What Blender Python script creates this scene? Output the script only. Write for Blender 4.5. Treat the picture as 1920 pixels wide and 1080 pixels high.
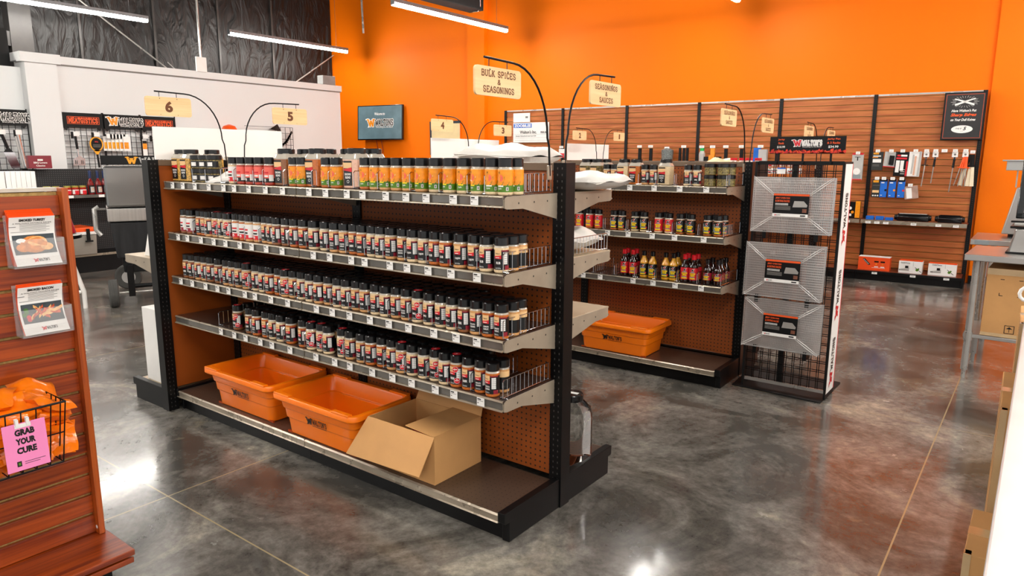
import bpy, bmesh, math, random
from mathutils import Vector, Matrix
random.seed(7)
for o in list(bpy.data.objects): bpy.data.objects.remove(o)
SC = bpy.context.scene; COL = SC.collection
PI = math.pi

# ------------------------------------------------------------ camera, world, lamps, exposure
cd = bpy.data.cameras.new('camera'); cam = bpy.data.objects.new('camera', cd); COL.objects.link(cam)
YAW, PITCH, ROLL = 0.6459, -0.1824, 0.0042
_fw = Vector((-math.sin(YAW)*math.cos(PITCH), math.cos(YAW)*math.cos(PITCH), math.sin(PITCH)))
_rt = Vector((math.cos(YAW), math.sin(YAW), 0)); _up = _rt.cross(_fw)
_r = _rt*math.cos(ROLL)+_up*math.sin(ROLL); _u = -_rt*math.sin(ROLL)+_up*math.cos(ROLL)
cam.matrix_world = Matrix(((_r.x,_u.x,-_fw.x,1.5626),(_r.y,_u.y,-_fw.y,-2.3721),(_r.z,_u.z,-_fw.z,1.485),(0,0,0,1)))
cd.sensor_width = 36; cd.lens = 36*1314.3/1920; cd.clip_start = .02; cd.clip_end = 100
SC.camera = cam
W = bpy.data.worlds.new('World'); SC.world = W; W.use_nodes = True
_bg = W.node_tree.nodes['Background']; _bg.inputs[0].default_value = (1.0,.985,.96,1); _bg.inputs[1].default_value = 0.6
TUBE_POWER = 74.0
SC.view_settings.view_transform = 'Standard'; SC.view_settings.look = 'None'
SC.view_settings.exposure = 0.62; SC.view_settings.gamma = 1.0

# ------------------------------------------------------------ materials
MATS = {}
def rgb(c):
    if isinstance(c, str):
        h = c.lstrip('#'); c = [int(h[i:i+2],16)/255 for i in (0,2,4)]
        c = [x/12.92 if x <= .04045 else ((x+.055)/1.055)**2.4 for x in c]
    return (c[0],c[1],c[2],1)
def mat(name, col, rough=.5, metal=0, var=.12, scale=8, bump=0, bscale=60, coat=0, trans=0, ior=1.45, emit=0, alpha=1, stretch=(1,1,1), spec=.5, sub=0):
    if name in MATS: return MATS[name]
    m = bpy.data.materials.new(name); m.use_nodes = True; nt = m.node_tree; N = nt.nodes; L = nt.links
    p = N['Principled BSDF']; c = rgb(col)
    tc = N.new('ShaderNodeTexCoord'); mp = N.new('ShaderNodeMapping'); mp.inputs['Scale'].default_value = stretch
    L.new(tc.outputs['Object'], mp.inputs[0])
    if var > 0:
        nz = N.new('ShaderNodeTexNoise'); nz.inputs['Scale'].default_value = scale; nz.inputs['Detail'].default_value = 5
        L.new(mp.outputs[0], nz.inputs['Vector'])
        cr = N.new('ShaderNodeValToRGB'); e = cr.color_ramp.elements
        e[0].position = .3; e[1].position = .7
        e[0].color = (c[0]*(1-var), c[1]*(1-var), c[2]*(1-var), 1)
        e[1].color = (min(1,c[0]*(1+var)), min(1,c[1]*(1+var)), min(1,c[2]*(1+var)), 1)
        L.new(nz.outputs['Fac'], cr.inputs[0]); L.new(cr.outputs[0], p.inputs['Base Color'])
        mr = N.new('ShaderNodeMapRange'); mr.inputs[3].default_value = max(0,rough*.85); mr.inputs[4].default_value = min(1,rough*1.15)
        L.new(nz.outputs['Fac'], mr.inputs[0]); L.new(mr.outputs[0], p.inputs['Roughness'])
    else:
        p.inputs['Base Color'].default_value = c; p.inputs['Roughness'].default_value = rough
    if bump:
        b2 = N.new('ShaderNodeTexNoise'); b2.inputs['Scale'].default_value = bscale; b2.inputs['Detail'].default_value = 3
        L.new(mp.outputs[0], b2.inputs['Vector'])
        bp = N.new('ShaderNodeBump'); bp.inputs['Strength'].default_value = bump; bp.inputs['Distance'].default_value = .01
        L.new(b2.outputs['Fac'], bp.inputs['Height']); L.new(bp.outputs[0], p.inputs['Normal'])
    p.inputs['Metallic'].default_value = metal; p.inputs['IOR'].default_value = ior
    p.inputs['Coat Weight'].default_value = coat; p.inputs['Coat Roughness'].default_value = .06
    p.inputs['Transmission Weight'].default_value = trans; p.inputs['Specular IOR Level'].default_value = spec
    if emit:
        p.inputs['Emission Color'].default_value = c; p.inputs['Emission Strength'].default_value = emit
    if alpha < 1: p.inputs['Alpha'].default_value = alpha
    MATS[name] = m; return m
def wood(name, c1, c2, axis, rough=.38, freq=28, coat=.15):
    """streaky wood: grain runs along axis"""
    m = mat(name, c1, rough, var=0, coat=coat); nt = m.node_tree; N = nt.nodes; L = nt.links; p = N['Principled BSDF']
    tc = N.new('ShaderNodeTexCoord'); mp = N.new('ShaderNodeMapping'); s = [freq]*3; s['xyz'.index(axis)] = 1.3
    mp.inputs['Scale'].default_value = s; L.new(tc.outputs['Object'], mp.inputs[0])
    n1 = N.new('ShaderNodeTexNoise'); n1.inputs['Scale'].default_value = 1; n1.inputs['Detail'].default_value = 6; n1.inputs['Distortion'].default_value = 1.2
    L.new(mp.outputs[0], n1.inputs['Vector'])
    mp2 = N.new('ShaderNodeMapping'); s2 = [freq*4]*3; s2['xyz'.index(axis)] = 3; mp2.inputs['Scale'].default_value = s2; L.new(tc.outputs['Object'], mp2.inputs[0])
    n2 = N.new('ShaderNodeTexNoise'); n2.inputs['Scale'].default_value = 1; n2.inputs['Detail'].default_value = 2; L.new(mp2.outputs[0], n2.inputs['Vector'])
    mx = N.new('ShaderNodeMath'); mx.operation = 'MULTIPLY_ADD'; mx.inputs[1].default_value = .3; L.new(n2.outputs['Fac'], mx.inputs[0])
    m2 = N.new('ShaderNodeMath'); m2.operation = 'MULTIPLY'; m2.inputs[1].default_value = .7; L.new(n1.outputs['Fac'], m2.inputs[0]); L.new(m2.outputs[0], mx.inputs[2])
    cr = N.new('ShaderNodeValToRGB'); e = cr.color_ramp.elements; e[0].position = .36; e[1].position = .64; e[0].color = rgb(c1); e[1].color = rgb(c2)
    L.new(mx.outputs[0], cr.inputs[0]); L.new(cr.outputs[0], p.inputs['Base Color'])
    return m
def pegboard(name, c, ax, pitch=.0254, hole=.0042, hcol=(.012,.008,.006), ax2=2):
    """board with a regular hole pattern on the (ax, z) plane"""
    m = mat(name, c, .55, var=0, coat=.05); nt = m.node_tree; N = nt.nodes; L = nt.links; p = N['Principled BSDF']
    tc = N.new('ShaderNodeTexCoord'); sx = N.new('ShaderNodeSeparateXYZ'); L.new(tc.outputs['Object'], sx.inputs[0])
    d = []
    for a in (ax, ax2):
        q = N.new('ShaderNodeMath'); q.operation = 'PINGPONG'; q.inputs[1].default_value = pitch/2; L.new(sx.outputs[a], q.inputs[0])
        r = N.new('ShaderNodeMath'); r.operation = 'POWER'; r.inputs[1].default_value = 2; L.new(q.outputs[0], r.inputs[0]); d.append(r)
    ad = N.new('ShaderNodeMath'); ad.operation = 'ADD'; L.new(d[0].outputs[0], ad.inputs[0]); L.new(d[1].outputs[0], ad.inputs[1])
    lt = N.new('ShaderNodeMath'); lt.operation = 'LESS_THAN'; lt.inputs[1].default_value = hole*hole; L.new(ad.outputs[0], lt.inputs[0])
    nz = N.new('ShaderNodeTexNoise'); nz.inputs['Scale'].default_value = 5; L.new(tc.outputs['Object'], nz.inputs['Vector'])
    cr = N.new('ShaderNodeValToRGB'); e = cr.color_ramp.elements; cc = rgb(c)
    e[0].color = (cc[0]*.85,cc[1]*.85,cc[2]*.85,1); e[1].color = (cc[0]*1.15,cc[1]*1.15,cc[2]*1.15,1); L.new(nz.outputs['Fac'], cr.inputs[0])
    mx = N.new('ShaderNodeMix'); mx.data_type = 'RGBA'; L.new(lt.outputs[0], mx.inputs[0]); L.new(cr.outputs[0], mx.inputs[6]); mx.inputs[7].default_value = (*hcol,1)
    L.new(mx.outputs[2], p.inputs['Base Color']); return m
def slotted(name, c, ax):
    """black post with a column of punched slots"""
    m = mat(name, c, .35, var=0, coat=.1); nt = m.node_tree; N = nt.nodes; L = nt.links; p = N['Principled BSDF']
    tc = N.new('ShaderNodeTexCoord'); sx = N.new('ShaderNodeSeparateXYZ'); L.new(tc.outputs['Object'], sx.inputs[0])
    z = N.new('ShaderNodeMath'); z.operation = 'PINGPONG'; z.inputs[1].default_value = .0127; L.new(sx.outputs[2], z.inputs[0])
    a = N.new('ShaderNodeMath'); a.operation = 'LESS_THAN'; a.inputs[1].default_value = .0042; L.new(z.outputs[0], a.inputs[0])
    x = N.new('ShaderNodeMath'); x.operation = 'PINGPONG'; x.inputs[1].default_value = .011; L.new(sx.outputs[ax], x.inputs[0])
    b = N.new('ShaderNodeMath'); b.operation = 'LESS_THAN'; b.inputs[1].default_value = .0022; L.new(x.outputs[0], b.inputs[0])
    g = N.new('ShaderNodeNewGeometry'); vt = N.new('ShaderNodeVectorTransform'); vt.vector_type='NORMAL'; vt.convert_from='WORLD'; vt.convert_to='OBJECT'; L.new(g.outputs['Normal'], vt.inputs[0])
    s2 = N.new('ShaderNodeSeparateXYZ'); L.new(vt.outputs[0], s2.inputs[0]); ab = N.new('ShaderNodeMath'); ab.operation='ABSOLUTE'; L.new(s2.outputs[1], ab.inputs[0])
    gt = N.new('ShaderNodeMath'); gt.operation='GREATER_THAN'; gt.inputs[1].default_value=.7; L.new(ab.outputs[0], gt.inputs[0])
    m1 = N.new('ShaderNodeMath'); m1.operation='MULTIPLY'; L.new(a.outputs[0], m1.inputs[0]); L.new(b.outputs[0], m1.inputs[1])
    m2 = N.new('ShaderNodeMath'); m2.operation='MULTIPLY'; L.new(m1.outputs[0], m2.inputs[0]); L.new(gt.outputs[0], m2.inputs[1])
    mx = N.new('ShaderNodeMix'); mx.data_type='RGBA'; L.new(m2.outputs[0], mx.inputs[0]); mx.inputs[6].default_value = rgb(c); mx.inputs[7].default_value=(.07,.065,.06,1)
    L.new(mx.outputs[2], p.inputs['Base Color']); return m

BLK = mat('black powder coat', '#0a0a0b', .38, var=.2, spec=.3)
BLKM = mat('matte black', '#101010', .6, var=.15, spec=.3)
BLKG = mat('gloss black plastic', '#08080a', .22, var=.1, coat=.4)
SLOT = slotted('slotted black steel', '#0a0a0b', 0); SLOT.node_tree.nodes['Principled BSDF'].inputs['Coat Weight'].default_value = 0; SLOT.node_tree.nodes['Principled BSDF'].inputs['Specular IOR Level'].default_value = .3
BLUEB = mat('blue black steel', '#1c2c3c', .3, var=.1, coat=.2)
PEG = pegboard('brown pegboard', '#8e4510', 0)
PEGK = pegboard('black pegboard', '#151517', 1, hcol=(.09,.09,.09))
BOARD = mat('brown hardboard', '#a04d10', .5, var=.08, scale=3, coat=.05)
DECK = mat('dark bronze shelf deck', '#3a2f2a', .22, var=.25, scale=5, coat=.25)
DECKP = pegboard('dark bronze base deck', '#4c3c32', 0, hcol=(.01,.01,.01), ax2=1, hole=.003); DECKP.node_tree.nodes['Principled BSDF'].inputs['Roughness'].default_value=.28
DECKL = mat('tan shelf deck', '#b3a084', .35, var=.1, scale=6)
RAIL = mat('taupe price rail', '#a89c8a', .28, .5, var=.12, scale=10)
RAILD = mat('grey price strip', '#6e6a64', .18, .3, var=.2, scale=9, coat=.5)
BRK = mat('taupe bracket steel', '#a49684', .38, .2, var=.1, scale=12)
CHROME = mat('chrome wire', '#d8d8dc', .18, 1, var=.05)
WHITE = mat('white paper', '#efece8', .6, var=.03)
WHITEB = mat('white board', '#f3efe9', .5, var=.03, scale=3)
GREYT = mat('grey print', '#77736f', .6, var=.05)
INK = mat('black print', '#17120f', .5, var=.05)
LID = mat('black ribbed lid', '#0c0c0e', .3, var=.15, coat=.35)
LBK = mat('black label', '#0f1012', .3, var=.08, coat=.3)
LRED = mat('red label band', '#d5202c', .35, var=.08, coat=.3)
LCRIM = mat('crimson label side', '#8f1c2d', .35, var=.08, coat=.3)
LCREAM = mat('cream label panel', '#ecc088', .4, var=.08, coat=.3)
LWHT = mat('white label panel', '#e9e6e2', .4, var=.04, coat=.3)
LORG = mat('orange label', '#f39312', .35, var=.18, scale=40, coat=.3)
LGRN = mat('green label foot', '#4d7a16', .35, var=.35, scale=60, coat=.3)
LYEL = mat('yellow label bar', '#f3d21a', .35, var=.06, coat=.3)
LPNK = mat('pink label patch', '#f06a4e', .35, var=.15, scale=60, coat=.3)
LGRY = mat('grey label bar', '#8f979a', .4, var=.06, coat=.3)
CONT = {'tan': mat('tan spice', '#d29a60', .35, var=.15, scale=150, coat=.8), 'orange': mat('orange spice', '#c0641c', .35, var=.2, scale=150, coat=.8),
        'cream': mat('cream spice', '#e3c79c', .35, var=.12, scale=150, coat=.8), 'brown': mat('brown spice', '#8a5228', .35, var=.2, scale=150, coat=.8),
        'pink': mat('pale pink spice', '#e6b79e', .35, var=.1, scale=120, coat=.8), 'seed': mat('golden seeds', '#c99a45', .5, var=.7, scale=110, coat=.8),
        'herb': mat('green brown herbs', '#7a6a38', .5, var=.85, scale=100, coat=.8), 'red': mat('red spice', '#b5331a', .35, var=.15, scale=150, coat=.8)}
ORANGEP = mat('orange tub plastic', '#ff7c08', .32, var=.03, scale=4, coat=.25, sub=0)
PLY = wood('laser cut plywood', '#e6ba84', '#f2d09e', 'y', .5, 22, 0)
BURN = mat('burnt engraving', '#6a3a18', .6, var=.2)
CARD = mat('brown cardboard', '#cf9a60', .7, var=.08, scale=6, bump=.05)
CARDD = mat('cardboard inside', '#a87543', .75, var=.08, scale=6)
SACK = mat('white plastic sack', '#d8d3cc', .4, var=.06, bump=.6, bscale=9, coat=.1)
STEEL = mat('brushed stainless steel', '#bab7b3', .3, .85, var=.1, scale=2, stretch=(1,30,1))
GALV = mat('galvanised tube', '#b6b3ae', .28, .55, var=.12, scale=6)
GLASS = mat('clear plastic', '#ffffff', .01, trans=1, var=0, ior=1.12)
ACRY = mat('clear acrylic', '#f4f4f4', .04, var=0, alpha=.14, coat=.5)
WOODX = wood('red brown wood, grain along x', '#a04e1c', '#c4743a', 'x', .45, 16, .1)
WOODY = wood('red brown wood, grain along y', '#6c2308', '#ac4a14', 'y', .32, 34, .3)
WOODZ = wood('red brown wood, grain upright', '#8f3a0e', '#c45e1c', 'z', .32, 34, .3)
MDF = mat('tan fibreboard groove', '#a98a52', .8, var=.3, scale=90)
GROOVE = mat('dark groove', '#9a8038', .7, var=.2)
LITE = mat('lit tube diffuser', '#fffaf2', .5, var=0, emit=TUBE_POWER)
HOUS = mat('grey light housing', '#8d8f92', .4, .3, var=.05)

# ------------------------------------------------------------ mesh builder
_TX = {}
def glyphs(s, bold=0.0, shear=0.0):
    k = (s, bold, shear)
    if k not in _TX:
        cu = bpy.data.curves.new('t', 'FONT'); cu.body = s; cu.size = 1; cu.offset = bold; cu.shear = shear; cu.resolution_u = 4 if len(s) < 3 else 2
        cu.align_x = 'CENTER'; cu.align_y = 'CENTER'
        o = bpy.data.objects.new('t', cu); me = o.to_mesh()
        V = [(v.co.x, v.co.y) for v in me.vertices]; F = [list(p.vertices) for p in me.polygons]
        o.to_mesh_clear(); bpy.data.objects.remove(o); bpy.data.curves.remove(cu)
        if V:
            x0 = min(a for a,b in V); x1 = max(a for a,b in V); y0 = min(b for a,b in V); y1 = max(b for a,b in V)
            V = [((a-(x0+x1)/2), (b-(y0+y1)/2)) for a,b in V]; _TX[k] = (V, F, x1-x0, y1-y0)
        else: _TX[k] = ([], [], 1, 1)
    return _TX[k]
_ring = [(.5+.45*math.sin(a*PI/7), .5+.5*math.cos(a*PI/7)) for a in range(15)]
SLAB = {
 'A': ([[(0,0),(.5,1),(1,0)],[(.2,.36),(.8,.36)]], [(0,0),(1,0)]),
 'B': ([[(.15,0),(.15,1),(.65,1),(.85,.88),(.85,.66),(.65,.53),(.15,.53)],[(.65,.53),(.93,.4),(.93,.12),(.7,0),(.15,0)]], [(.12,0),(.12,1)]),
 'C': ([[(.92,.75),(.8,.93),(.5,1),(.2,.9),(.05,.65),(.05,.35),(.2,.1),(.5,0),(.8,.07),(.92,.25)]], []),
 'E': ([[(.9,.8),(.9,1),(.15,1),(.15,0),(.9,0),(.9,.2)],[(.15,.52),(.65,.52)]], [(.12,0),(.12,1)]),
 'G': ([[(.92,.75),(.8,.93),(.5,1),(.2,.9),(.05,.65),(.05,.35),(.2,.1),(.5,0),(.8,.07),(.92,.25),(.92,.42),(.58,.42)]], []),
 'I': ([[(.5,0),(.5,1)]], [(.5,0),(.5,1)]),
 'K': ([[(.15,0),(.15,1)],[(.9,1),(.2,.45)],[(.4,.6),(.95,0)]], [(.15,0),(.15,1),(.88,1),(.93,0)]),
 'L': ([[(.2,1),(.2,0),(.9,0),(.9,.3)]], [(.2,0),(.2,1)]),
 'M': ([[(.08,0),(.08,1),(.5,.3),(.92,1),(.92,0)]], [(.08,0),(.08,1),(.92,1),(.92,0)]),
 'N': ([[(.1,0),(.1,1),(.9,0),(.9,1)]], [(.1,0),(.1,1),(.9,1)]),
 'O': ([_ring], []),
 'P': ([[(.15,0),(.15,1),(.7,1),(.92,.86),(.92,.62),(.7,.47),(.15,.47)]], [(.15,0),(.12,1)]),
 'R': ([[(.15,0),(.15,1),(.7,1),(.9,.86),(.9,.64),(.7,.5),(.15,.5)],[(.6,.5),(.95,0)]], [(.15,0),(.12,1),(.93,0)]),
 'S': ([[(.88,.76),(.75,.95),(.5,1),(.2,.93),(.08,.75),(.2,.58),(.5,.5),(.8,.42),(.92,.25),(.8,.07),(.5,0),(.25,.05),(.1,.24)]], []),
 'T': ([[(.05,.76),(.05,1),(.95,1),(.95,.76)],[(.5,0),(.5,1)]], [(.5,0)]),
 'U': ([[(.12,1),(.12,.3),(.25,.07),(.5,0),(.75,.07),(.88,.3),(.88,1)]], [(.12,1),(.88,1)]),
 'W': ([[(0,1),(.27,0),(.5,.75),(.73,0),(1,1)]], [(0,1),(1,1),(.5,.8)]),
 '&': ([[(.95,0),(.25,.72),(.3,.95),(.55,1),(.7,.85),(.65,.68),(.2,.4),(.08,.2),(.25,.02),(.55,0),(.9,.4)]], []),
 "'": ([[(.5,1.05),(.4,.8)]], []), ' ': ([], []),
}
def slab_polys(s, t=.2, wid=.66, gap=.2, extra=0):
    """list of quads for a slab-serif line, cap height 1, centred"""
    x = 0; P = []; D = []
    for ci, ch in enumerate(s):
        i0 = len(P)
        w = {"'": .2, 'I': .36, 'W': .95, 'M': .85, ' ': .45, '&': .7}.get(ch, wid)
        st, se = SLAB[ch]
        for pl in st:
            for a, b in zip(pl, pl[1:]):
                ax, ay, bx, by = x+a[0]*w, a[1], x+b[0]*w, b[1]; l = math.hypot(bx-ax, by-ay) or 1
                ux, uy = (bx-ax)/l, (by-ay)/l; h = t/2+extra; e = t*.35+extra
                ax -= ux*e; ay -= uy*e; bx += ux*e; by += uy*e
                P.append([(ax+uy*h, ay-ux*h), (bx+uy*h, by-ux*h), (bx-uy*h, by+ux*h), (ax-uy*h, ay+ux*h)])
        for sx, sy in se:
            hw, hh = t*.95+extra, t*.28+extra; cx, cy = x+sx*w, sy+(.03 if sy < .5 else -.03)
            P.append([(cx-hw, cy-hh), (cx+hw, cy-hh), (cx+hw, cy+hh), (cx-hw, cy+hh)])
        D += [(k+(ci%2)*.5)*3e-5 for k in range(len(P)-i0)]; x += w+gap
    W_ = x-gap
    return [[(a-W_/2, b-.5) for a, b in q] for q in P], W_, D
def planar(o, U, V):
    o, U, V = Vector(o), Vector(U).normalized(), Vector(V).normalized(); n = U.cross(V)
    return lambda u, v, d=0: o+U*u+V*v+n*d
class MB:
    def __init__(s): s.v = []; s.f = []; s.mi = []; s.ms = []
    def m(s, m):
        if m not in s.ms: s.ms.append(m)
        return s.ms.index(m)
    def add(s, V, F, m):
        b = len(s.v); s.v += [tuple(p) for p in V]; k = s.m(m)
        for f in F: s.f.append([i+b for i in f]); s.mi.append(k)
    def box(s, x0, y0, z0, x1, y1, z1, m, T=None):
        V = [(x0,y0,z0),(x1,y0,z0),(x1,y1,z0),(x0,y1,z0),(x0,y0,z1),(x1,y0,z1),(x1,y1,z1),(x0,y1,z1)]
        if T: V = [T @ Vector(p) for p in V]
        s.add(V, [(0,3,2,1),(4,5,6,7),(0,1,5,4),(1,2,6,5),(2,3,7,6),(3,0,4,7)], m); return s
    def prism(s, pts, ax, a, b, m, T=None):
        def P(p, c): return {'x': (c,p[0],p[1]), 'y': (p[0],c,p[1]), 'z': (p[0],p[1],c)}[ax]
        n = len(pts); V = [P(p,a) for p in pts]+[P(p,b) for p in pts]
        if T: V = [T @ Vector(p) for p in V]
        F = [tuple(range(n))[::-1], tuple(range(n,2*n))]+[(i,(i+1)%n,n+(i+1)%n,n+i) for i in range(n)]
        s.add(V, F, m); return s
    def poly(s, V, m): s.add(V, [tuple(range(len(V)))], m); return s
    def tube(s, path, r, m, seg=8, closed=False):
        P = [Vector(p) for p in path]; n = len(P); rings = []
        up = Vector((0,0,1)); prev = None
        for i in range(n):
            if closed: t = (P[(i+1)%n]-P[i-1])
            else: t = (P[min(i+1,n-1)]-P[max(i-1,0)])
            t.normalize()
            if prev is None:
                a = up if abs(t.dot(up)) < .95 else Vector((1,0,0)); x = t.cross(a).normalized()
            else:
                x = prev-t*prev.dot(t); x = x.normalized() if x.length > 1e-6 else t.orthogonal().normalized()
            prev = x; y = t.cross(x); rr = r[i] if isinstance(r,(list,tuple)) else r
            rings.append([P[i]+x*(rr*math.cos(2*PI*k/seg))+y*(rr*math.sin(2*PI*k/seg)) for k in range(seg)])
        V = [v for rg in rings for v in rg]; F = []
        for i in range(n if closed else n-1):
            j = (i+1)%n
            for k in range(seg): F.append((i*seg+k, i*seg+(k+1)%seg, j*seg+(k+1)%seg, j*seg+k))
        if not closed: F += [tuple(range(seg))[::-1], tuple((n-1)*seg+k for k in range(seg))]
        s.add(V, F, m); return s
    def lathe(s, prof, c, m, seg=20, ms=None, sq=0, ax='z'):
        """prof: (r,z) list; ms: material per segment; sq>0 squares the section"""
        c = Vector(c); V = []
        for r, z in prof:
            for k in range(seg):
                a = 2*PI*(k+.5)/seg; ca, sa = math.cos(a), math.sin(a)
                q = 1.0
                if sq: q = 1/(abs(ca)**sq+abs(sa)**sq)**(1/sq)
                p = (r*q*ca, r*q*sa, z)
                if ax == 'x': p = (p[2], p[0], p[1])
                if ax == 'y': p = (p[0], p[2], p[1])
                V.append(c+Vector(p))
        n = len(prof)
        for i in range(n-1):
            F = [(k, (k+1)%seg, seg+(k+1)%seg, seg+k) for k in range(seg)]
            s.add(V[i*seg:(i+2)*seg], F, (ms[i] if ms else m))
        s.add(V[:seg], [tuple(range(seg))[::-1]], ms[0] if ms else m); s.add(V[-seg:], [tuple(range(seg))], ms[-1] if ms else m)
        return s
    def text(s, t, h, f, m, width=None, bold=.02, shear=0, u0=0, v0=0, d=0, rot=0):
        V, F, w, hh = glyphs(t, bold, shear)
        if not V: return s
        k = h/hh; kx = k if not width else width/w; c, sn = math.cos(rot), math.sin(rot)
        s.add([f(u0+(x*kx)*c-(y*k)*sn, v0+(x*kx)*sn+(y*k)*c, d) for x, y in V], F, m); return s
    def slab(s, t, h, f, m, width=None, u0=0, v0=0, d=0, thick=.2, extra=0, shear=0, curve=0):
        P, w, D = slab_polys(t, thick, extra=extra); kx = h if not width else width/w
        for q, dd in zip(P, D):
            s.add([f(u0+(x+shear*y)*kx, v0+y*h+curve*((x/w*2)**2), d+dd) for x, y in q], [(0,1,2,3)], m)
        return s
    def rect(s, f, u0, v0, u1, v1, m, d=0, nu=1):
        for i in range(nu):
            a, b = u0+(u1-u0)*i/nu, u0+(u1-u0)*(i+1)/nu
            s.add([f(a,v0,d), f(b,v0,d), f(b,v1,d), f(a,v1,d)], [(0,1,2,3)], m)
        return s
    def disc(s, f, u, v, r, m, d=0, n=16, ry=None):
        ry = ry or r
        s.add([f(u+r*math.cos(2*PI*k/n), v+ry*math.sin(2*PI*k/n), d) for k in range(n)], [tuple(range(n))], m); return s
    def mesh(s, name, smooth=False, weld=False):
        me = bpy.data.meshes.new(name); me.from_pydata(s.v, [], s.f)
        for m in s.ms: me.materials.append(m)
        me.polygons.foreach_set('material_index', s.mi)
        if smooth or weld:
            bm = bmesh.new(); bm.from_mesh(me)
            if weld: bmesh.ops.remove_doubles(bm, verts=bm.verts, dist=1e-5)
            bmesh.ops.recalc_face_normals(bm, faces=bm.faces)
            if smooth:
                for fc in bm.faces: fc.smooth = True
                for e in bm.edges:
                    if len(e.link_faces) == 2 and e.calc_face_angle(0) > .7: e.smooth = False
            bm.to_mesh(me); bm.free()
        me.update(); return me
    def build(s, name, parent=None, smooth=False, weld=False, bevel=0, kind=None, label=None):
        o = bpy.data.objects.new(name, s.mesh(name, smooth, weld)); COL.objects.link(o)
        if parent: o.parent = parent
        if bevel:
            b = o.modifiers.new('bevel', 'BEVEL'); b.width = bevel; b.segments = 2; b.limit_method = 'ANGLE'
        if kind: o['kind'] = kind
        if label: o['label'] = label
        return o
def thing(name, label, cat, loc=(0,0,0), rz=0, group=None):
    o = bpy.data.objects.new(name, None); COL.objects.link(o); o.location = loc; o.rotation_euler = (0,0,rz); o.empty_display_size = .1
    o['label'] = label; o['category'] = cat
    if group: o['group'] = group
    return o
def tag(o, label, cat, group=None, kind=None):
    o['label'] = label; o['category'] = cat
    if group: o['group'] = group
    if kind: o['kind'] = kind
    return o
KIDS = {}
def dup(root, loc=None, rz=None, label=None, group=None):
    """copy a thing with its parts and sub-parts (copies share mesh data)"""
    def cp(o, par):
        c = o.copy(); COL.objects.link(c); c.parent = par
        for ch in KIDS.get(o, None) or [x for x in o.children]: cp(ch, c)
        return c
    r = cp(root, None)
    if loc is not None: r.location = loc
    if rz is not None: r.rotation_euler = (0,0,rz)
    if label: r['label'] = label
    if group: r['group'] = group
    return r
def inst(name, me, parent=None, loc=None, rz=None):
    o = bpy.data.objects.new(name, me); COL.objects.link(o)
    if parent: o.parent = parent
    if loc is not None: o.location = loc
    if rz is not None: o.rotation_euler = (0,0,rz)
    return o
ORD = ['first','second','third','fourth','fifth','sixth','seventh','eighth','ninth','tenth','eleventh','twelfth','thirteenth','fourteenth','fifteenth','sixteenth','seventeenth','eighteenth','nineteenth','twentieth']
def ordw(i):
    if i < 20: return ORD[i]
    t = {2:'twenty',3:'thirty',4:'forty'}[(i+1)//10]; r = (i+1) % 10
    return (t[:-1]+'ieth') if r == 0 else t+'-'+ORD[r-1]
def logo(mb, f, h, cW, cT, outline=None, u0=0, v0=0, d=0, tag_=None, apos=True, ang=False):
    """leaning W beside the slab lettering WALTON'S"""
    wW = h*1.35
    if outline: mb.slab('W', h*1.25, f, outline, width=wW*1.05, u0=u0-h*1.95, v0=v0, d=d, thick=.34, shear=-.12)
    mb.slab('W', h*1.15, f, cW, width=wW, u0=u0-h*1.95, v0=v0, d=d+.0009, thick=.24, shear=-.12)
    mb.add([f(u0-h*2.75, v0-h*.85, d), f(u0-h*2.45, v0-h*.85, d), f(u0-h*2.1, v0+h*.1, d), f(u0-h*2.3, v0+h*.1, d)], [(0,1,2,3)], outline or cW)
    t = "WALTON'S" if apos else 'WALTONS'
    if outline: mb.slab(t, h, f, outline, width=h*4.1, u0=u0+h*1.05, v0=v0, d=d, thick=.22, extra=.07)
    mb.slab(t, h, f, cT, width=h*4.0, u0=u0+h*1.05, v0=v0, d=d+.0009, thick=.2)
    if tag_: mb.text('Everything but the Meat!' , h*.3, f, tag_, width=h*3.8, u0=u0+h*1.1, v0=v0-h*.85, d=d+.0006, bold=.01)
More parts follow.
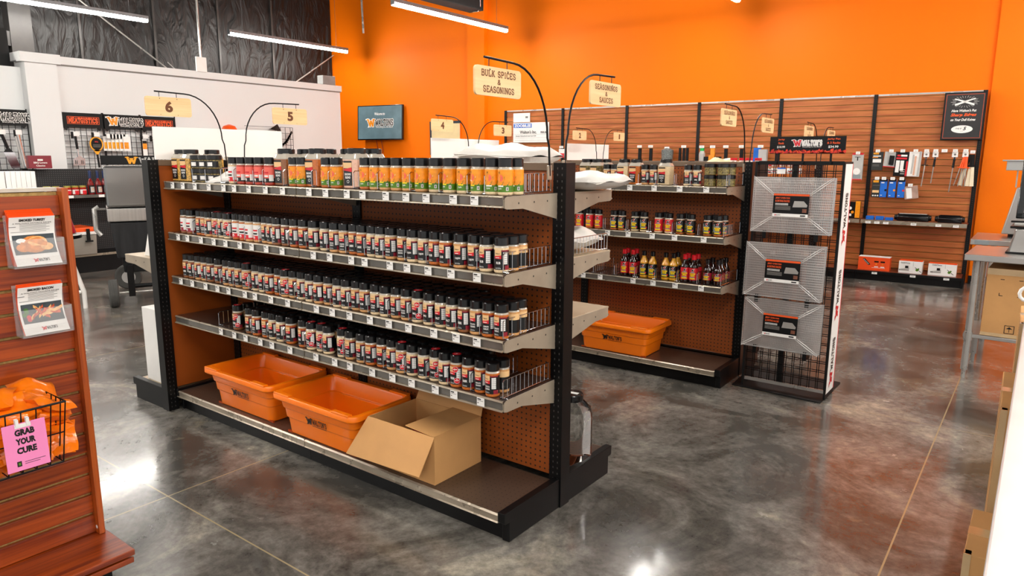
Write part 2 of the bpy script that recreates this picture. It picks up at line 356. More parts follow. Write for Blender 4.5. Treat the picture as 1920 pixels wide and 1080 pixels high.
# ------------------------------------------------------------ the room
def floor_mat():
    m = bpy.data.materials.new('polished stained concrete'); m.use_nodes = True; nt = m.node_tree; N = nt.nodes; L = nt.links; p = N['Principled BSDF']
    tc = N.new('ShaderNodeTexCoord'); O = tc.outputs['Object']
    def noise(sc, det, dist=0, rough=.6):
        n = N.new('ShaderNodeTexNoise'); n.inputs['Scale'].default_value = sc; n.inputs['Detail'].default_value = det; n.inputs['Distortion'].default_value = dist; n.inputs['Roughness'].default_value = rough
        L.new(O, n.inputs['Vector']); return n.outputs['Fac']
    def ramp(src, stops):
        r = N.new('ShaderNodeValToRGB'); e = r.color_ramp.elements
        e[0].position = stops[0][0]; e[0].color = rgb(stops[0][1]); e[1].position = stops[-1][0]; e[1].color = rgb(stops[-1][1])
        for q, c in stops[1:-1]: x = e.new(q); x.color = rgb(c)
        L.new(src, r.inputs[0]); return r.outputs[0]
    def mix(f, a, b, mode='MIX'):
        x = N.new('ShaderNodeMix'); x.data_type = 'RGBA'; x.blend_type = mode
        if isinstance(f, float): x.inputs[0].default_value = f
        else: L.new(f, x.inputs[0])
        for s, i in ((a,6),(b,7)):
            if isinstance(s, str): x.inputs[i].default_value = rgb(s)
            else: L.new(s, x.inputs[i])
        return x.outputs[2]
    base = ramp(noise(1.5, 9, .7, .68), [(.30,'#3b3935'),(.44,'#66625b'),(.56,'#98928a'),(.70,'#d8ceb8')])
    fine = ramp(noise(18, 8, .2, .75), [(.3,'#505050'),(.7,'#e8e8e8')])
    c = mix(.75, base, fine, 'MULTIPLY')
    
    rust = ramp(noise(.55, 5, .6, .55), [(.56,'#000000'),(.68,'#ffffff')]); r2 = N.new('ShaderNodeRGBToBW'); L.new(rust, r2.inputs[0])
    h = N.new('ShaderNodeMath'); h.operation = 'MULTIPLY'; h.inputs[1].default_value = .34; L.new(r2.outputs[0], h.inputs[0])
    c = mix(h.outputs[0], c, '#75482f')
    tan_ = ramp(noise(1.1, 8, .9, .7), [(.60,'#000000'),(.72,'#ffffff')]); r3 = N.new('ShaderNodeRGBToBW'); L.new(tan_, r3.inputs[0])
    h3 = N.new('ShaderNodeMath'); h3.operation = 'MULTIPLY'; h3.inputs[1].default_value = .5; L.new(r3.outputs[0], h3.inputs[0])
    c = mix(h3.outputs[0], c, '#a8977a')
    # saw-cut joints
    sx = N.new('ShaderNodeSeparateXYZ'); L.new(O, sx.inputs[0]); acc = None
    for ax, vals in ((0, (-1.405, 1.235, -4.05, 3.9)), (1, (-.975, 2.1, -4.05, 5.2))):
        for v in vals:
            s1 = N.new('ShaderNodeMath'); s1.operation = 'SUBTRACT'; s1.inputs[1].default_value = v; L.new(sx.outputs[ax], s1.inputs[0])
            s2 = N.new('ShaderNodeMath'); s2.operation = 'ABSOLUTE'; L.new(s1.outputs[0], s2.inputs[0])
            s3 = N.new('ShaderNodeMath'); s3.operation = 'LESS_THAN'; s3.inputs[1].default_value = .0034 if (ax, v) != (1, 2.1) else .0022; L.new(s2.outputs[0], s3.inputs[0])
            if acc is None: acc = s3.outputs[0]
            else:
                s4 = N.new('ShaderNodeMath'); s4.operation = 'MAXIMUM'; L.new(acc, s4.inputs[0]); L.new(s3.outputs[0], s4.inputs[1]); acc = s4.outputs[0]
    c = mix(acc, c, '#9d8d6c'); L.new(c, p.inputs['Base Color'])
    mr = N.new('ShaderNodeMapRange'); mr.inputs[3].default_value = .10; mr.inputs[4].default_value = .36; L.new(noise(3, 6), mr.inputs[0]); L.new(mr.outputs[0], p.inputs['Roughness'])
    bp = N.new('ShaderNodeBump'); bp.inputs['Strength'].default_value = .08; bp.inputs['Distance'].default_value = .01; L.new(noise(5, 3), bp.inputs['Height']); L.new(bp.outputs[0], p.inputs['Normal'])
    p.inputs['Coat Weight'].default_value = .35; p.inputs['Coat Roughness'].default_value = .10
    return m
FLOOR = floor_mat()
ORW = mat('orange wall paint', '#ff7800', .55, var=.02, scale=1, spec=.2)
WWALL = mat('off white wall paint', '#e0e0df', .6, var=.02, scale=1)
INSUL = mat('black insulation facing', '#100e0d', .5, var=.35, scale=1.2, bump=1.0, bscale=2.2, stretch=(1,1.6,.7))
_b = INSUL.node_tree.nodes['Bump']; _b.inputs['Distance'].default_value = .07; INSUL.node_tree.nodes[[n.name for n in INSUL.node_tree.nodes if n.type=='TEX_NOISE'][1]].inputs['Distortion'].default_value = 2.0
SEAMM = mat('dark joist steel', '#34312f', .4, var=.2)
CEILM = mat('dark painted ceiling', '#1b1a1a', .8, var=.2)
WANG = 0.03335; WO = Vector((0.8753, 7.7255, 0))     # the slat wall frame
WT = Matrix.Translation(WO) @ Matrix.Rotation(WANG, 4, 'Z')
mb = MB(); mb.box(-13,-9,-.1,8,9.5,0,FLOOR); mb.build('floor', kind='structure')
mb = MB(); mb.box(-13,-9,5.4,8,9.5,5.5,CEILM); mb.build('ceiling', kind='structure')
mb = MB(); mb.box(-12.5,.1,0,5.5,.3,5.4,ORW); o = mb.build('wall_back', kind='structure'); o.matrix_world = WT
mb = MB(); mb.box(-7.75,0,0,-7.37,.1,5.4,ORW); mb.box(0.05,.05,0,5.5,.1,5.4,ORW); o = mb.build('trim_1', kind='structure'); o.matrix_world = WT
mb = MB(); mb.box(0.05,.035,0,5.5,.052,.1,BLKM); o = mb.build('baseboard_back', kind='structure'); o.matrix_world = WT
# far wall with insulation facing and joists
mb = MB(); mb.box(-10.7,-9,0,-10.5,7.42,5.4,INSUL); mb.build('wall_left', kind='structure')
mb = MB()
for y in (1.62,): mb.box(-10.5,y,0,-10.28,y+.28,5.4,SEAMM)
for y in (2.6,3.75,4.9,6.0): mb.box(-10.5,y,0,-10.475,y+.035,5.4,SEAMM)
mb.box(-10.5,-6,3.02,-10.3,1.7,3.22,SEAMM)
mb.build('trim_2', kind='structure')
# braces on the insulated wall
mb = MB()
mb.tube([(-10.4,2.2,4.1),(-10.3,4.1,2.75)], .012, GALV, 6); mb.tube([(-10.4,3.9,3.05),(-10.3,4.25,2.7)], .008, GALV, 6)
mb.tube([(-10.4,5.9,2.6),(-10.35,7.35,3.55)], .012, GALV, 6); mb.build('trim_3', kind='structure')
# white partition, its cap and pilaster
mb = MB(); mb.box(-9.35,-6,0,-9.18,1.35,2.62,WWALL); mb.box(-9.35,1.6,0,-9.15,6.48,2.70,WWALL); mb.build('wall_partition', kind='structure')
mb = MB(); mb.box(-9.37,1.6,2.70,-9.12,6.50,2.80,WWALL); mb.box(-9.10,1.25,2.68,-8.98,1.72,2.80,WWALL); mb.box(-9.37,1.25,2.70,-9.10,1.72,2.80,WWALL)
mb.box(-9.35,1.31,0,-9.02,1.68,2.68,WWALL); mb.box(-9.125,1.72,2.685,-9.12,6.48,2.70,GREYT); mb.build('trim_4', kind='structure')
mb = MB(); mb.box(-10.2,-4,2.63,-9.3,1.25,3.1,BLKM); mb.build('trim_5', kind='structure')

def boxthing(name, label, cat, x0,y0,z0,x1,y1,z1, m, bevel=.002, group=None, T=None):
    b = MB(); b.box(x0,y0,z0,x1,y1,z1,m); o = b.build(name, bevel=bevel)
    if T: o.matrix_world = T
    return tag(o, label, cat, group)

# ------------------------------------------------------------ hanging tube lights
def tube_light(x, y0, y1, z, label):
    L = y1-y0; t = thing('linear_light', label, 'light', (x,y0,z), 0, 'hanging tube lights')
    b = MB(); b.box(-.032,0,.012,.032,L,.06,HOUS); b.box(-.034,-.012,-.02,.034,0,.06,HOUS); b.box(-.034,L,-.02,.034,L+.012,.06,HOUS); b.build('housing', t)
    b = MB(); b.prism([(-.032,.012),(-.032,-.008),(-.022,-.03),(.022,-.03),(.032,-.008),(.032,.012)], 'y', 0, L, LITE); b.build('diffuser', t)
    for yy in (.25, L-.25):
        b = MB(); b.tube([(0,yy,.06),(0,yy,5.4-z)], .003, CHROME, 5); b.build('suspension_wire', t)
    return t
LX = [(-9.47,'far left'),(-5.6,'middle left'),(-1.86,'centre'),(1.95,'right'),(5.7,'far right')]
LY = [(4.49,6.95,'back wall'),(.69,3.15,'middle aisle'),(-3.1,-.65,'near'),(-6.9,-4.45,'rearmost')]
VIS = {(0,0):'lit tube light hanging low before the black wall, right of the other', (0,1):'lit tube light in the top left corner over the black wall',
       (1,0):'bright lit tube light crossing the orange wall near the black heater', (2,0):'lit tube light whose end shows at top edge over orange wall'}
for i, (x, nx) in enumerate(LX):
    for j, (a, b_, ny) in enumerate(LY):
        tube_light(x, a, b_, 3.5, VIS.get((i,j), 'lit tube light hanging in the %s row, %s position, above the frame' % (nx, ny)))

# ------------------------------------------------------------ gondola shelving
def price_tag(b, x, y, z, w=.038, h=.034):
    f = planar((x,y,z), (1,0,0), (0,0,1))
    b.rect(f, -w/2, -h, w/2, 0, WHITE, .0015); b.rect(f, -w/2+.003, -.009, w*.05, -.004, INK, .002)
    b.rect(f, -w/2+.003, -.014, w/2-.006, -.012, GREYT, .002); b.rect(f, -w/2+.003, -.024, -w/2+.010, -.020, GREYT, .002)
def shelf(root, x0, x1, depth, z, sgn=-1, tags=(), fences=(), deck=None, endR=True, endL=True, name='shelf'):
    """one metal shelf; sgn -1 faces local -y, +1 faces +y. returns part"""
    deck = deck or DECK; y0 = 0 if sgn < 0 else .07; yf = y0+sgn*depth
    b = MB(); ya, yb = sorted((y0, yf)); b.box(x0+.002,ya,z-.014,x1-.002,yb,z,deck); o = b.build(name, root, bevel=.002)
    # price channel
    b = MB(); s = sgn
    b.prism([(yf,z),(yf+s*.004,z-.001),(yf+s*.006,z-.006),(yf+s*.001,z-.008),(yf-s*.001,z-.036),(yf+s*.008,z-.038),(yf+s*.009,z-.043),(yf-s*.003,z-.044),(yf-s*.004,z)], 'x', x0+.003, x1-.003, RAIL)
    b.box(x0+.004, min(yf-.0005*s,yf+.0025*s), z-.035, x1-.004, max(yf-.0005*s,yf+.0025*s), z-.009, RAILD)
    b.build('price_channel', o)
    # brackets
    prof = [(y0,z-.002),(yf+s*-.02,z-.002),(yf-s*.005,z-.01),(yf-s*.004,z-.045),(yf-s*.02,z-.05),(yf-s*.12,z-.04-.012),(y0,z-.105)]
    for xx, on in ((x1-.004, endR), (x0, endL)):
        b = MB(); b.prism(prof, 'x', xx, xx+.004, BRK)
        for q in (.07,.16,.26):
            f = planar((xx+.0045 if xx > (x0+x1)/2 else xx-.0005, y0+s*q, z-.03), (0,1,0), (0,0,1)); b.disc(f, 0, 0, .004, INK, 0, 8)
        b.build('bracket', o)
    for tx in tags:
        b = MB(); price_tag(b, tx, yf+s*.0095, z-.004); b.build('price_tag', o)
    for fx in fences:
        b = MB(); fence(b, fx, yf-s*.012, y0+s*.03, z); b.build('wire_divider', o, smooth=True)
    return o
def fence(b, x, ya, yb, z, h=.078, r=.0014, step=.026):
    n = max(2, int(abs(yb-ya)/step)); s = 1 if yb > ya else -1
    b.tube([(x,ya,z+.006),(x,ya,z+h-.008),(x,ya+s*.008,z+h),(x,yb,z+h),(x,yb,z+.006)], .0022, CHROME, 6)
    b.tube([(x,ya,z+.008),(x,yb,z+.008)], .0018, CHROME, 5)
    for i in range(1, n): y = ya+(yb-ya)*i/n; b.tube([(x,y,z+.008),(x,y,z+h)], r, CHROME, 4)
    b.tube([(x-.02,ya+s*.01,z+.004),(x+.02,ya+s*.01,z+.004)], .0022, CHROME, 5)
def gondola(label, loc, rz, secs, H=1.47, d=.35, bd=.376, shelves=(), back_shelves=(), back=True, front_peg=PEG, rear_mat=None, fbase=True, cat='shelving', xend=None, deckb=None, group=None, name='gondola_shelving'):
    t = thing(name, label, cat, loc, rz, group)
    xs = [0]
    for s in secs: xs.append(xs[-1]-s)
    for i, x in enumerate(xs):
        xc = x+.01 if i == 0 else (x+.04 if i == len(xs)-1 and xend is None else x)
        b = MB(); b.box(xc-.03,0,0,xc+.03,.07,H,SLOT)
        if i == 0: b.box(xc+.0301,.001,.0,xc+.0305,.069,H-.001,BLK)
        b.build('upright', t, bevel=.002)
    for i, s in enumerate(secs):
        a, c = xs[i+1], xs[i]
        b = MB(); b.box(a+.03,.012,.135,c-.02,.02,H-.032,front_peg); b.box(a+.03,.05,.135,c-.02,.058,H-.032,rear_mat or front_peg); b.build('back_panel', t)
        b = MB(); b.box(a+.03,.004,H-.032,c-.02,.066,H,mat('brown top rail','#6e5a48',.4)); b.build('top_rail', t, bevel=.002)
        sides = ([-1] if fbase else [])+([1] if back else [])
        for sg in sides:
            y0 = 0 if sg < 0 else .07; yf = y0+sg*bd
            ya, yb = sorted((y0,yf)); b = MB(); b.box(a+.002,ya,.104,c-.002,yb,.118,deckb or DECKP)
            o = b.build('base_shelf', t, bevel=.002)
            b = MB(); b.prism([(yf,.118),(yf+sg*.007,.112),(yf+sg*.002,.108),(yf+sg*.002,.086),(yf+sg*.009,.082),(yf-sg*.004,.078),(yf-sg*.004,.118)], 'x', a+.003, c-.003, RAIL); b.build('price_channel', o)
            kf = yf-sg*.03; b = MB(); b.box(a+.001,min(kf,kf-sg*.01),.0,c-.001,max(kf,kf-sg*.01),.085,BLK); b.build('kick_plate', t)
    for sg in ([-1] if fbase else [])+([1] if back else []):
        y0 = 0 if sg < 0 else .07; yf = y0+sg*(bd+.011)
        for x0, x1 in ((.0, .035), (xs[-1]+.001, xs[-1]+.019)) if xend is None else ((.0,.035),):
            b = MB(); b.prism([(y0,0),(y0,.131),(yf,.131),(yf,.092),(yf-sg*.008,.084),(yf-sg*.03,.084),(yf-sg*.03,0)], 'x', x0, x1, BLK); b.build('base_end', t, bevel=.003)
    for sh in shelves: shelf(t, *sh['x'], sh.get('d', d), sh['z'], -1, sh.get('tags', ()), sh.get('fences', ()), sh.get('deck'))
    for sh in back_shelves: shelf(t, *sh['x'], sh.get('d', d), sh['z'], 1, sh.get('tags', ()), sh.get('fences', ()), sh.get('deck'))
    return t
L_ = 1.219
def tags_(x0, x1, n, jit=.02):
    return [x0+(x1-x0)*(i+.5)/n+random.uniform(-jit, jit) for i in range(n)]
shA = []
fencesA = {1.352: [-.115,-.185,-.31,-.47,-.66,-.76,-.92,-1.08,-1.2], 1.063: [], .809: [], .572: []}
JX = {
 's2': [-2.305,-2.234,-2.142,-2.094,-2.04,-1.973,-1.922,-1.859,-1.788,-1.719,-1.659,-1.596,-1.531,-1.478,-1.422,-1.355,-1.29,-1.221,-1.145,-1.069,-.993,-.931,-.869,-.807,-.745,-.689,-.629,-.561,-.497,-.437,-.375,-.311,-.24,-.172,-.105,-.040],
 's3': [-2.305,-2.25,-2.187,-2.126,-2.065,-1.991,-1.904,-1.851,-1.795,-1.718,-1.641,-1.576,-1.516,-1.447,-1.382,-1.325,-1.262,-1.188,-1.122,-1.06,-.985,-.926,-.866,-.804,-.73,-.67,-.61,-.546,-.481,-.412,-.345,-.282,-.217,-.157,-.096,-.036],
 's4': [-1.836,-1.715,-1.65,-1.572,-1.512,-1.44,-1.366,-1.266,-1.197,-1.13,-1.07,-.974,-.914,-.834,-.774,-.71,-.646,-.578,-.516,-.449,-.387,-.326,-.266,-.205,-.142,-.078]}
def mid(xs_, k0=1, step=2):
    return [ (xs_[i]+xs_[i+1])/2 for i in range(k0, len(xs_)-1, step)]
ZS = (1.352, 1.063, .809, .572)
for z, key in zip(ZS, (None,'s2','s3','s4')):
    for (a, c) in ((-L_, 0), (-2*L_, -L_)):
        fx = mid(JX[key]) if key else [-.10,-.185,-.33,-.49,-.68,-.83,-1.0,-1.12,-1.33,-1.5,-1.58,-1.75,-1.87,-2.02,-2.15]
        fx = [q for q in fx if a < q < c]
        if c == 0: fx.append(-.012)
        if z == .572 and a < -2: fx = [q for q in fx if q > -1.95]+[-1.99]
        n = 9; tg = tags_(a+.05, c-.05, n)
        if z == .572 and a < -2: tg = [q for q in tg if q > -1.95]
        shA.append(dict(x=(a,c), z=z, tags=tg, fences=fx))
bkA = [dict(x=(a,c), z=z, d=.38, deck=DECKL, tags=(), fences=([-.012] if (z == 1.075 and c == 0) else [])) for z in (1.35,1.075,.812) for (a,c) in ((-L_,0),(-2*L_,-L_))]
gA = gondola('near double sided shelving unit filled with rows of black capped spice jars', (0,0,0), 0, [L_,L_], shelves=shA, back_shelves=bkA)
BFR = ((-.0425,2.3415,0), .01632)
ZB = (1.315, .995, .674)
JB2 = [-1.095,-1.012,-.938,-.812,-.75,-.649,-.581,-.474,-.399,-.318,-.243,-.13,-.061]
shB = []
for z in ZB:
    for (a, c) in ((-L_,0),(-2*L_,-L_)):
        fx = {1.315: [-.01,-.25,-.36,-.49,-.62,-.79], .995: [-.01,-.18,-.36,-.53,-.70,-.88], .674: [-.01,-.17,-.31,-.47,-.62,-.78,-.95]}[z] if c == 0 else []
        tg = {1.315: [-.13,-.31,-.49,-.67,-.83], .995: [-.13,-.33,-.49,-.67,-.83,-1.0], .674: [-.13,-.31,-.47,-.62,-.88,-1.02]}[z] if c == 0 else tags_(a+.05,c-.05,5)
        shB.append(dict(x=(a,c), z=z, tags=tg, fences=fx))
gB = gondola('middle double sided shelving unit holding sauces, rubs and one orange tub', BFR[0], BFR[1], [L_,L_], shelves=shB,
             back_shelves=[dict(x=(a,c), z=1.315, d=.38, deck=DECKL) for (a,c) in ((-L_,0),(-2*L_,-L_))])
CFR = ((-.15,4.60,0), .02)
gC = gondola('farthest double sided shelving unit, mostly hidden behind the jerky rack', CFR[0], CFR[1], [L_,L_],
             shelves=[dict(x=(a,c), z=z, tags=tags_(a+.1,c-.1,4)) for z in (1.33,.98,.66) for (a,c) in ((-L_,0),(-2*L_,-L_))])
# end caps at the left of each run (they face away to the left)
def endcap(label, wx, wyc, rz=0, h=1.47):
    # local -y -> world -x
    return gondola(label, (wx, wyc+.42, 0) if False else (wx, wyc-.43, 0), -PI/2+rz, [.85], H=h, d=.40, bd=.36, shelves=[dict(x=(-.85,0), z=.9, deck=DECKL)] , back=False, rear_mat=BOARD, deckb=DECKL, name='end_cap_shelving')
eA = endcap('end cap shelving with plain brown back closing the near run on the left', -2.512, .037)
eB = endcap('end cap shelving closing the left end of the middle run', -2.57, 2.38)
eC = endcap('end cap shelving closing the left end of the farthest run', -2.685, 4.65)
for k, (x, y, w) in enumerate(((-2.48,.05,.84),(-2.53,2.39,.9),(-2.655,4.67,.9))):
    b = MB(); b.box(x-.006,y-w/2,1.472,x+.006,y+w/2,1.652 if k else 1.655,WHITEB); o = b.build('header_board', bevel=.001)
    tag(o, ['blank white header board on the near end cap below signs 6 and 5','blank white header board on the middle end cap beside signs 4 and 3','blank white header board on the far end cap below signs 2 and 1'][k], 'sign board', 'blank header boards')
b = MB(); b.box(-.13,-.2,0,.13,.2,.46,WHITE); o = b.build('product_box', bevel=.002); o.location = (-2.68,-.17,.119); tag(o, 'tall white carton on the base of the near end cap', 'box')
b = MB(); b.prism([(-.09,0),(.09,0),(.09,.2),(.02,.24)], 'y', -.15, .15, WHITE); o = b.build('product_box', bevel=.002); o.location = (-2.66,-.2,.901); tag(o, 'small white slanted carton on the upper shelf of the near end cap', 'box')

# ------------------------------------------------------------ hanging wooden signs
def arm_sign(label, loc, side, text, w, h, rise=.36, reach=.37, slab=True, kind='aisle', rz=0, sz=None):
    """curved rod clipped to the upright; side -1 bends toward -y, +1 toward +y. loc is the clip"""
    t = thing('hanging_sign', label, 'sign', loc, rz, 'wooden signs on curved rods')
    P = []; s = side
    R = .22
    P.append((0,0,-.02)); P.append((0,s*.008,rise*.25)); 
    for k in range(0, 11):
        a = k/10*PI/2
        P.append((0, s*(.02+ (R-.0)*(1-math.cos(a))), rise*.33+(rise*.67)*math.sin(a)))
    P.append((0, s*reach, rise+.004))
    b = MB(); b.tube(P, .0042, BLK, 8); b.build('arm', t, smooth=True)
    b = MB(); b.box(-.006,-.013,-.035,.002,.013,.02,RAIL); b.build('clip', t, bevel=.002)
    c = reach*s-s*.035-s*.02 ; yc = s*(reach-.075)
    for q in (-.05,.05):
        b = MB(); b.tube([(0,yc+q,rise+.004),(0,yc+q,rise-.028),(0.006,yc+q,rise-.036)], .0018, BLK, 5); b.build('hook', t)
    b = MB(); r = .014; pts = []
    for cx, cz, a0 in ((w/2-r,h/2-r,0),(-w/2+r,h/2-r,90),(-w/2+r,-h/2+r,180),(w/2-r,-h/2+r,270)):
        for k in range(5): a = math.radians(a0+k*22.5); pts.append((cx+r*math.cos(a)+yc, cz+r*math.sin(a)+rise-.025-h/2))
    b.prism(pts, 'x', -.004, .004, PLY); sb = b.build('sign_board', t)
    f = planar((.0045,yc,rise-.025-h/2), (0,1,0), (0,0,1))
    b = MB()
    if len(text) == 1:
        b.text(text[0], h*.58, f, BURN, width=h*(.30 if text[0] == '1' else .42), bold=.05)
        for q in (-.05,.05): b.disc(f, q, -h*.42, .002, BURN, 0, 8)
    else:
        hh = h*.2
        for k, ln in enumerate(text): b.slab(ln, hh if ln != '&' else hh*.8, f, BURN, width=(sz or w*.72)*(len(ln)/max(len(x) for x in text)) if ln != '&' else hh*.8, v0=h*.27-k*h*.27, thick=.18)
    b.build('lettering', sb)
    return t
S_ = arm_sign
S_('wooden sign numbered 6 on a curved rod above the near end cap', (-2.475,.065,1.47), -1, ['6'], .265, .106, rise=.375, reach=.41)
S_('wooden sign numbered 5 on a curved rod above the near end cap', (-2.475,.185,1.47), 1, ['5'], .265, .104, rise=.36, reach=.43)
S_('wooden sign numbered 4 on a curved rod above the middle end cap', (-2.5,2.40,1.47), -1, ['4'], .265, .1, rise=.36, reach=.43)
S_('wooden sign numbered 3 on a curved rod above the middle end cap', (-2.5,2.49,1.47), 1, ['3'], .262, .1, rise=.345, reach=.45)
S_('wooden sign numbered 2 on a curved rod above the far end cap', (-2.6,4.76,1.47), -1, ['2'], .28, .1, rise=.345, reach=.46)
S_('wooden sign numbered 1 on a curved rod above the far end cap', (-2.6,4.90,1.47), 1, ['1'], .262, .1, rise=.355, reach=.45)
S_('large wooden sign reading BULK SPICES & SEASONINGS on the near unit', (.02,-.085,1.44), -1, ['BULK SPICES','&','SEASONINGS'], .255, .096, rise=.375, reach=.40, sz=.188)
S_('wooden SEASONINGS & SAUCES sign on the back side of the near unit', (.02,.02,1.46), 1, ['SEASONINGS','&','SAUCES'], .258, .096, rise=.37, reach=.385, sz=.19)
S_('wooden SEASONINGS & SAUCES sign over the front of the middle unit', (-.03,2.26,1.44), -1, ['SEASONINGS','&','SAUCES'], .265, .1, rise=.37, reach=.42, rz=.016, sz=.19)
S_('wooden SEASONINGS & SAUCES sign over the back of the middle unit', (-.03,2.36,1.44), 1, ['SEASONINGS','&','SAUCES'], .262, .1, rise=.355, reach=.42, rz=.016, sz=.19)
S_('small distant SEASONINGS & SAUCES sign over the front of the farthest unit', (-.14,4.5,1.44), -1, ['SEASONINGS','&','SAUCES'], .3, .11, rise=.36, reach=.42, rz=.016, sz=.2)
S_('small distant SEASONINGS & SAUCES sign over the back of the farthest unit', (-.14,4.64,1.44), 1, ['SEASONINGS','&','SAUCES'], .3, .11, rise=.35, reach=.42, rz=.016, sz=.2)
# ------------------------------------------------------------ jars
SHOULD = mat('clear plastic shoulder', '#b9b0a2', .12, var=.1, coat=.6)
def cylf(r, off=0): return lambda u, v, d=0: Vector(((r+d)*math.sin(u/r+off), -(r+d)*math.cos(u/r+off), v))
def jar_body(c, r=.0285, h=.104):
    b = MB(); p = [(r-.003,.0),(r,.004),(r,h-.016),(r,h-.009),(r-.003,h-.003),(r-.004,h)]
    b.lathe(p, (0,0,0), c, 32, ms=[c,c,c,SHOULD,SHOULD]); return b.mesh('jar_body', True)
def jar_lid(r=.0277, z0=.102, z1=.134, sticker=False):
    b = MB(); b.lathe([(r-.002,z0),(r,z0+.002),(r,z1-.003),(r-.003,z1)], (0,0,0), LID, 20)
    if sticker:
        f = planar((0,0,z1+.0004), (1,0,0), (0,1,0)); b.disc(f,0,0,.019,LRED,0,20); b.text('X', .012, f, LWHT, d=.0003)
    return b.mesh('jar_lid', True)
def lab_black(words, award=False, r=.0291):
    f = cylf(r); b = MB(); N = 32; W = 2*PI*r
    b.rect(f, -W/2, .013, W/2, .087, LBK, 0, N)
    b.rect(f, .0125, .082, .046, .087, LCRIM, .0003, 6)
    b.rect(f, .0185, .034, .036, .079, LWHT, .0006, 4)
    for k in range(5): b.rect(f, .0195, .039+k*.008, .035, .0402+k*.008, LBK, .0008, 2)
    b.rect(f, .026, .013, .046, .029, LCRIM, .0005, 3)
    b.rect(f, -.0165, .064, .0115, .087, LCREAM, .0005, 6)
    b.text('Waltons', .0045, f, LBK, d=.0008, u0=-.003, v0=.074, width=.018, shear=.2)
    for i in range(5):
        u0 = -.0165+i*.0056; b.add([f(u0,.055-.0002*i,.0006), f(u0+.0056,.055-.0002*(i+1),.0006), f(u0+.0056,.0645+.0008*(i+1),.0006), f(u0,.0645+.0008*i-.001,.0006)], [(0,1,2,3)], LRED)
    b.rect(f, -.011, .0575, .004, .0600, LWHT, .0008, 3)
    hh = .0068 if len(words) == 2 else .0095
    for k, w in enumerate(words): b.text(w, hh, f, LWHT, width=min(.022, .0056*len(w)), v0=.0425-k*.0095 if len(words) == 2 else .039, d=.0008, bold=.04)
    b.rect(f, -.012, .0215, .008, .0225, LGRY, .0008, 3); b.rect(f, -.012, .0175, .010, .0190, LWHT, .0008, 3)
    if award:
        for (u, v) in ((.0135,.0765),(.020,.030)):
            b.disc(f, u, v, .0125, LWHT, .0010, 18); b.disc(f, u, v, .0115, LRED, .0013, 18); b.rect(f, u-.008, v-.001, u+.008, v+.002, LWHT, .0016, 3)
    return b.mesh('jar_label')
def lab_orange(r=.0291, alt=0):
    f = cylf(r); b = MB(); N = 32; W = 2*PI*r
    b.rect(f, -W/2, .036, W/2, .092, LORG, 0, N); b.rect(f, -W/2, .012, W/2, .036, LGRN, 0, N)
    for i in range(-3, 4): b.add([f(i*.022,.036,.0003), f(i*.022+.006,.036,.0003), f(i*.022+.012,.052,.0003)], [(0,1,2)], LGRN)
    b.disc(f, -.004, .062, .013, LPNK, .0004, 14); b.add([f(-.012,.045,.0006), f(.006,.045,.0006), f(.016,.060,.0006), f(-.002,.058,.0006)], [(0,1,2,3)], LRED)
    cc = LGRN if alt else LWHT
    b.add([f(-.018,.048,.0008), f(.014,.062,.0008), f(.015,.068,.0008), f(-.018,.054,.0008)], [(0,1,2,3)], cc)
    b.text('X', .007, f, INK, u0=-.008, v0=.082, d=.0006); b.rect(f, -.014, .031, .010, .036, LYEL if not alt else LWHT, .0006, 3)
    b.text('Style', .008, f, LWHT, u0=-.005, v0=.024, d=.0006, width=.016, shear=.3); b.rect(f, .020, .017, .029, .030, LWHT, .0006, 2)
    b.rect(f, .022, .019, .027, .028, GREYT, .0008, 1)
    return b.mesh('jar_label')
def lab_hot(base, r=.0291, z0=.012, z1=.092, scale=1.0):
    """label with a flame-like emblem, yellow bars"""
    f = cylf(r); b = MB(); W = 2*PI*r; k = (z1-z0)/.08; g = lambda v: z0+(v-.012)*k
    b.rect(f, -W/2, z0, W/2, z1, base, 0, 32)
    b.rect(f, -.030, g(.030), -.018, g(.080), LGRY, .0004, 2) if base is LBK else None
    c = .0075; cz = g(.077)
    b.add([f(0,cz-c*1.2,.0005), f(c*1.3,cz,.0005), f(0,cz+c*1.2,.0005), f(-c*1.3,cz,.0005)], [(0,1,2,3)], LWHT)
    b.add([f(0,cz-c,.0008), f(c*1.05,cz,.0008), f(0,cz+c,.0008), f(-c*1.05,cz,.0008)], [(0,1,2,3)], LRED if base is LBK else LBK)
    b.add([f(-.001,cz-.002,.0011), f(.013,cz+.010,.0011), f(.014,cz+.013,.0011), f(-.003,cz+.002,.0011)], [(0,1,2,3)], LWHT)
    b.add([f(-c*.5,cz,.0012), f(0,cz-c*.5,.0012), f(c*.5,cz,.0012), f(0,cz+c*.5,.0012)], [(0,1,2,3)], LBK)
    b.rect(f, -.013, g(.060), .013, g(.067), LGRY, .0006, 4)
    b.rect(f, -.020, g(.050), .020, g(.058), LYEL, .0006, 6); b.rect(f, -.011, g(.052), .011, g(.056), LORG, .0008, 4)
    b.rect(f, -.015, g(.037), .014, g(.048), LYEL, .0006, 5); b.rect(f, -.012, g(.042), .012, g(.0435), LBK, .0008, 4)
    b.rect(f, -.020, g(.018), .020, g(.026), LYEL, .0006, 6); b.rect(f, -.020, g(.028), .020, g(.033), LGRY, .0006, 6)
    b.disc(f, .020, g(.028), .006, LRED, .0008, 10)
    return b.mesh('jar_label')
BODY = {k: jar_body(v) for k, v in CONT.items()}
LIDM = jar_lid(); LIDS = jar_lid(sticker=True)
WORDS = [('SALT',), ('CAJUN',), ('GREEK',), ('STEAK','RUB'), ('POTATO','SEASONING'), ('BBQ',), ('RUB',), ('ONION','GARLIC')]
LABM = [lab_black(w) for w in WORDS]; LABA = [lab_black(w, True) for w in WORDS]
LABW = [' / '.join(w) for w in WORDS]
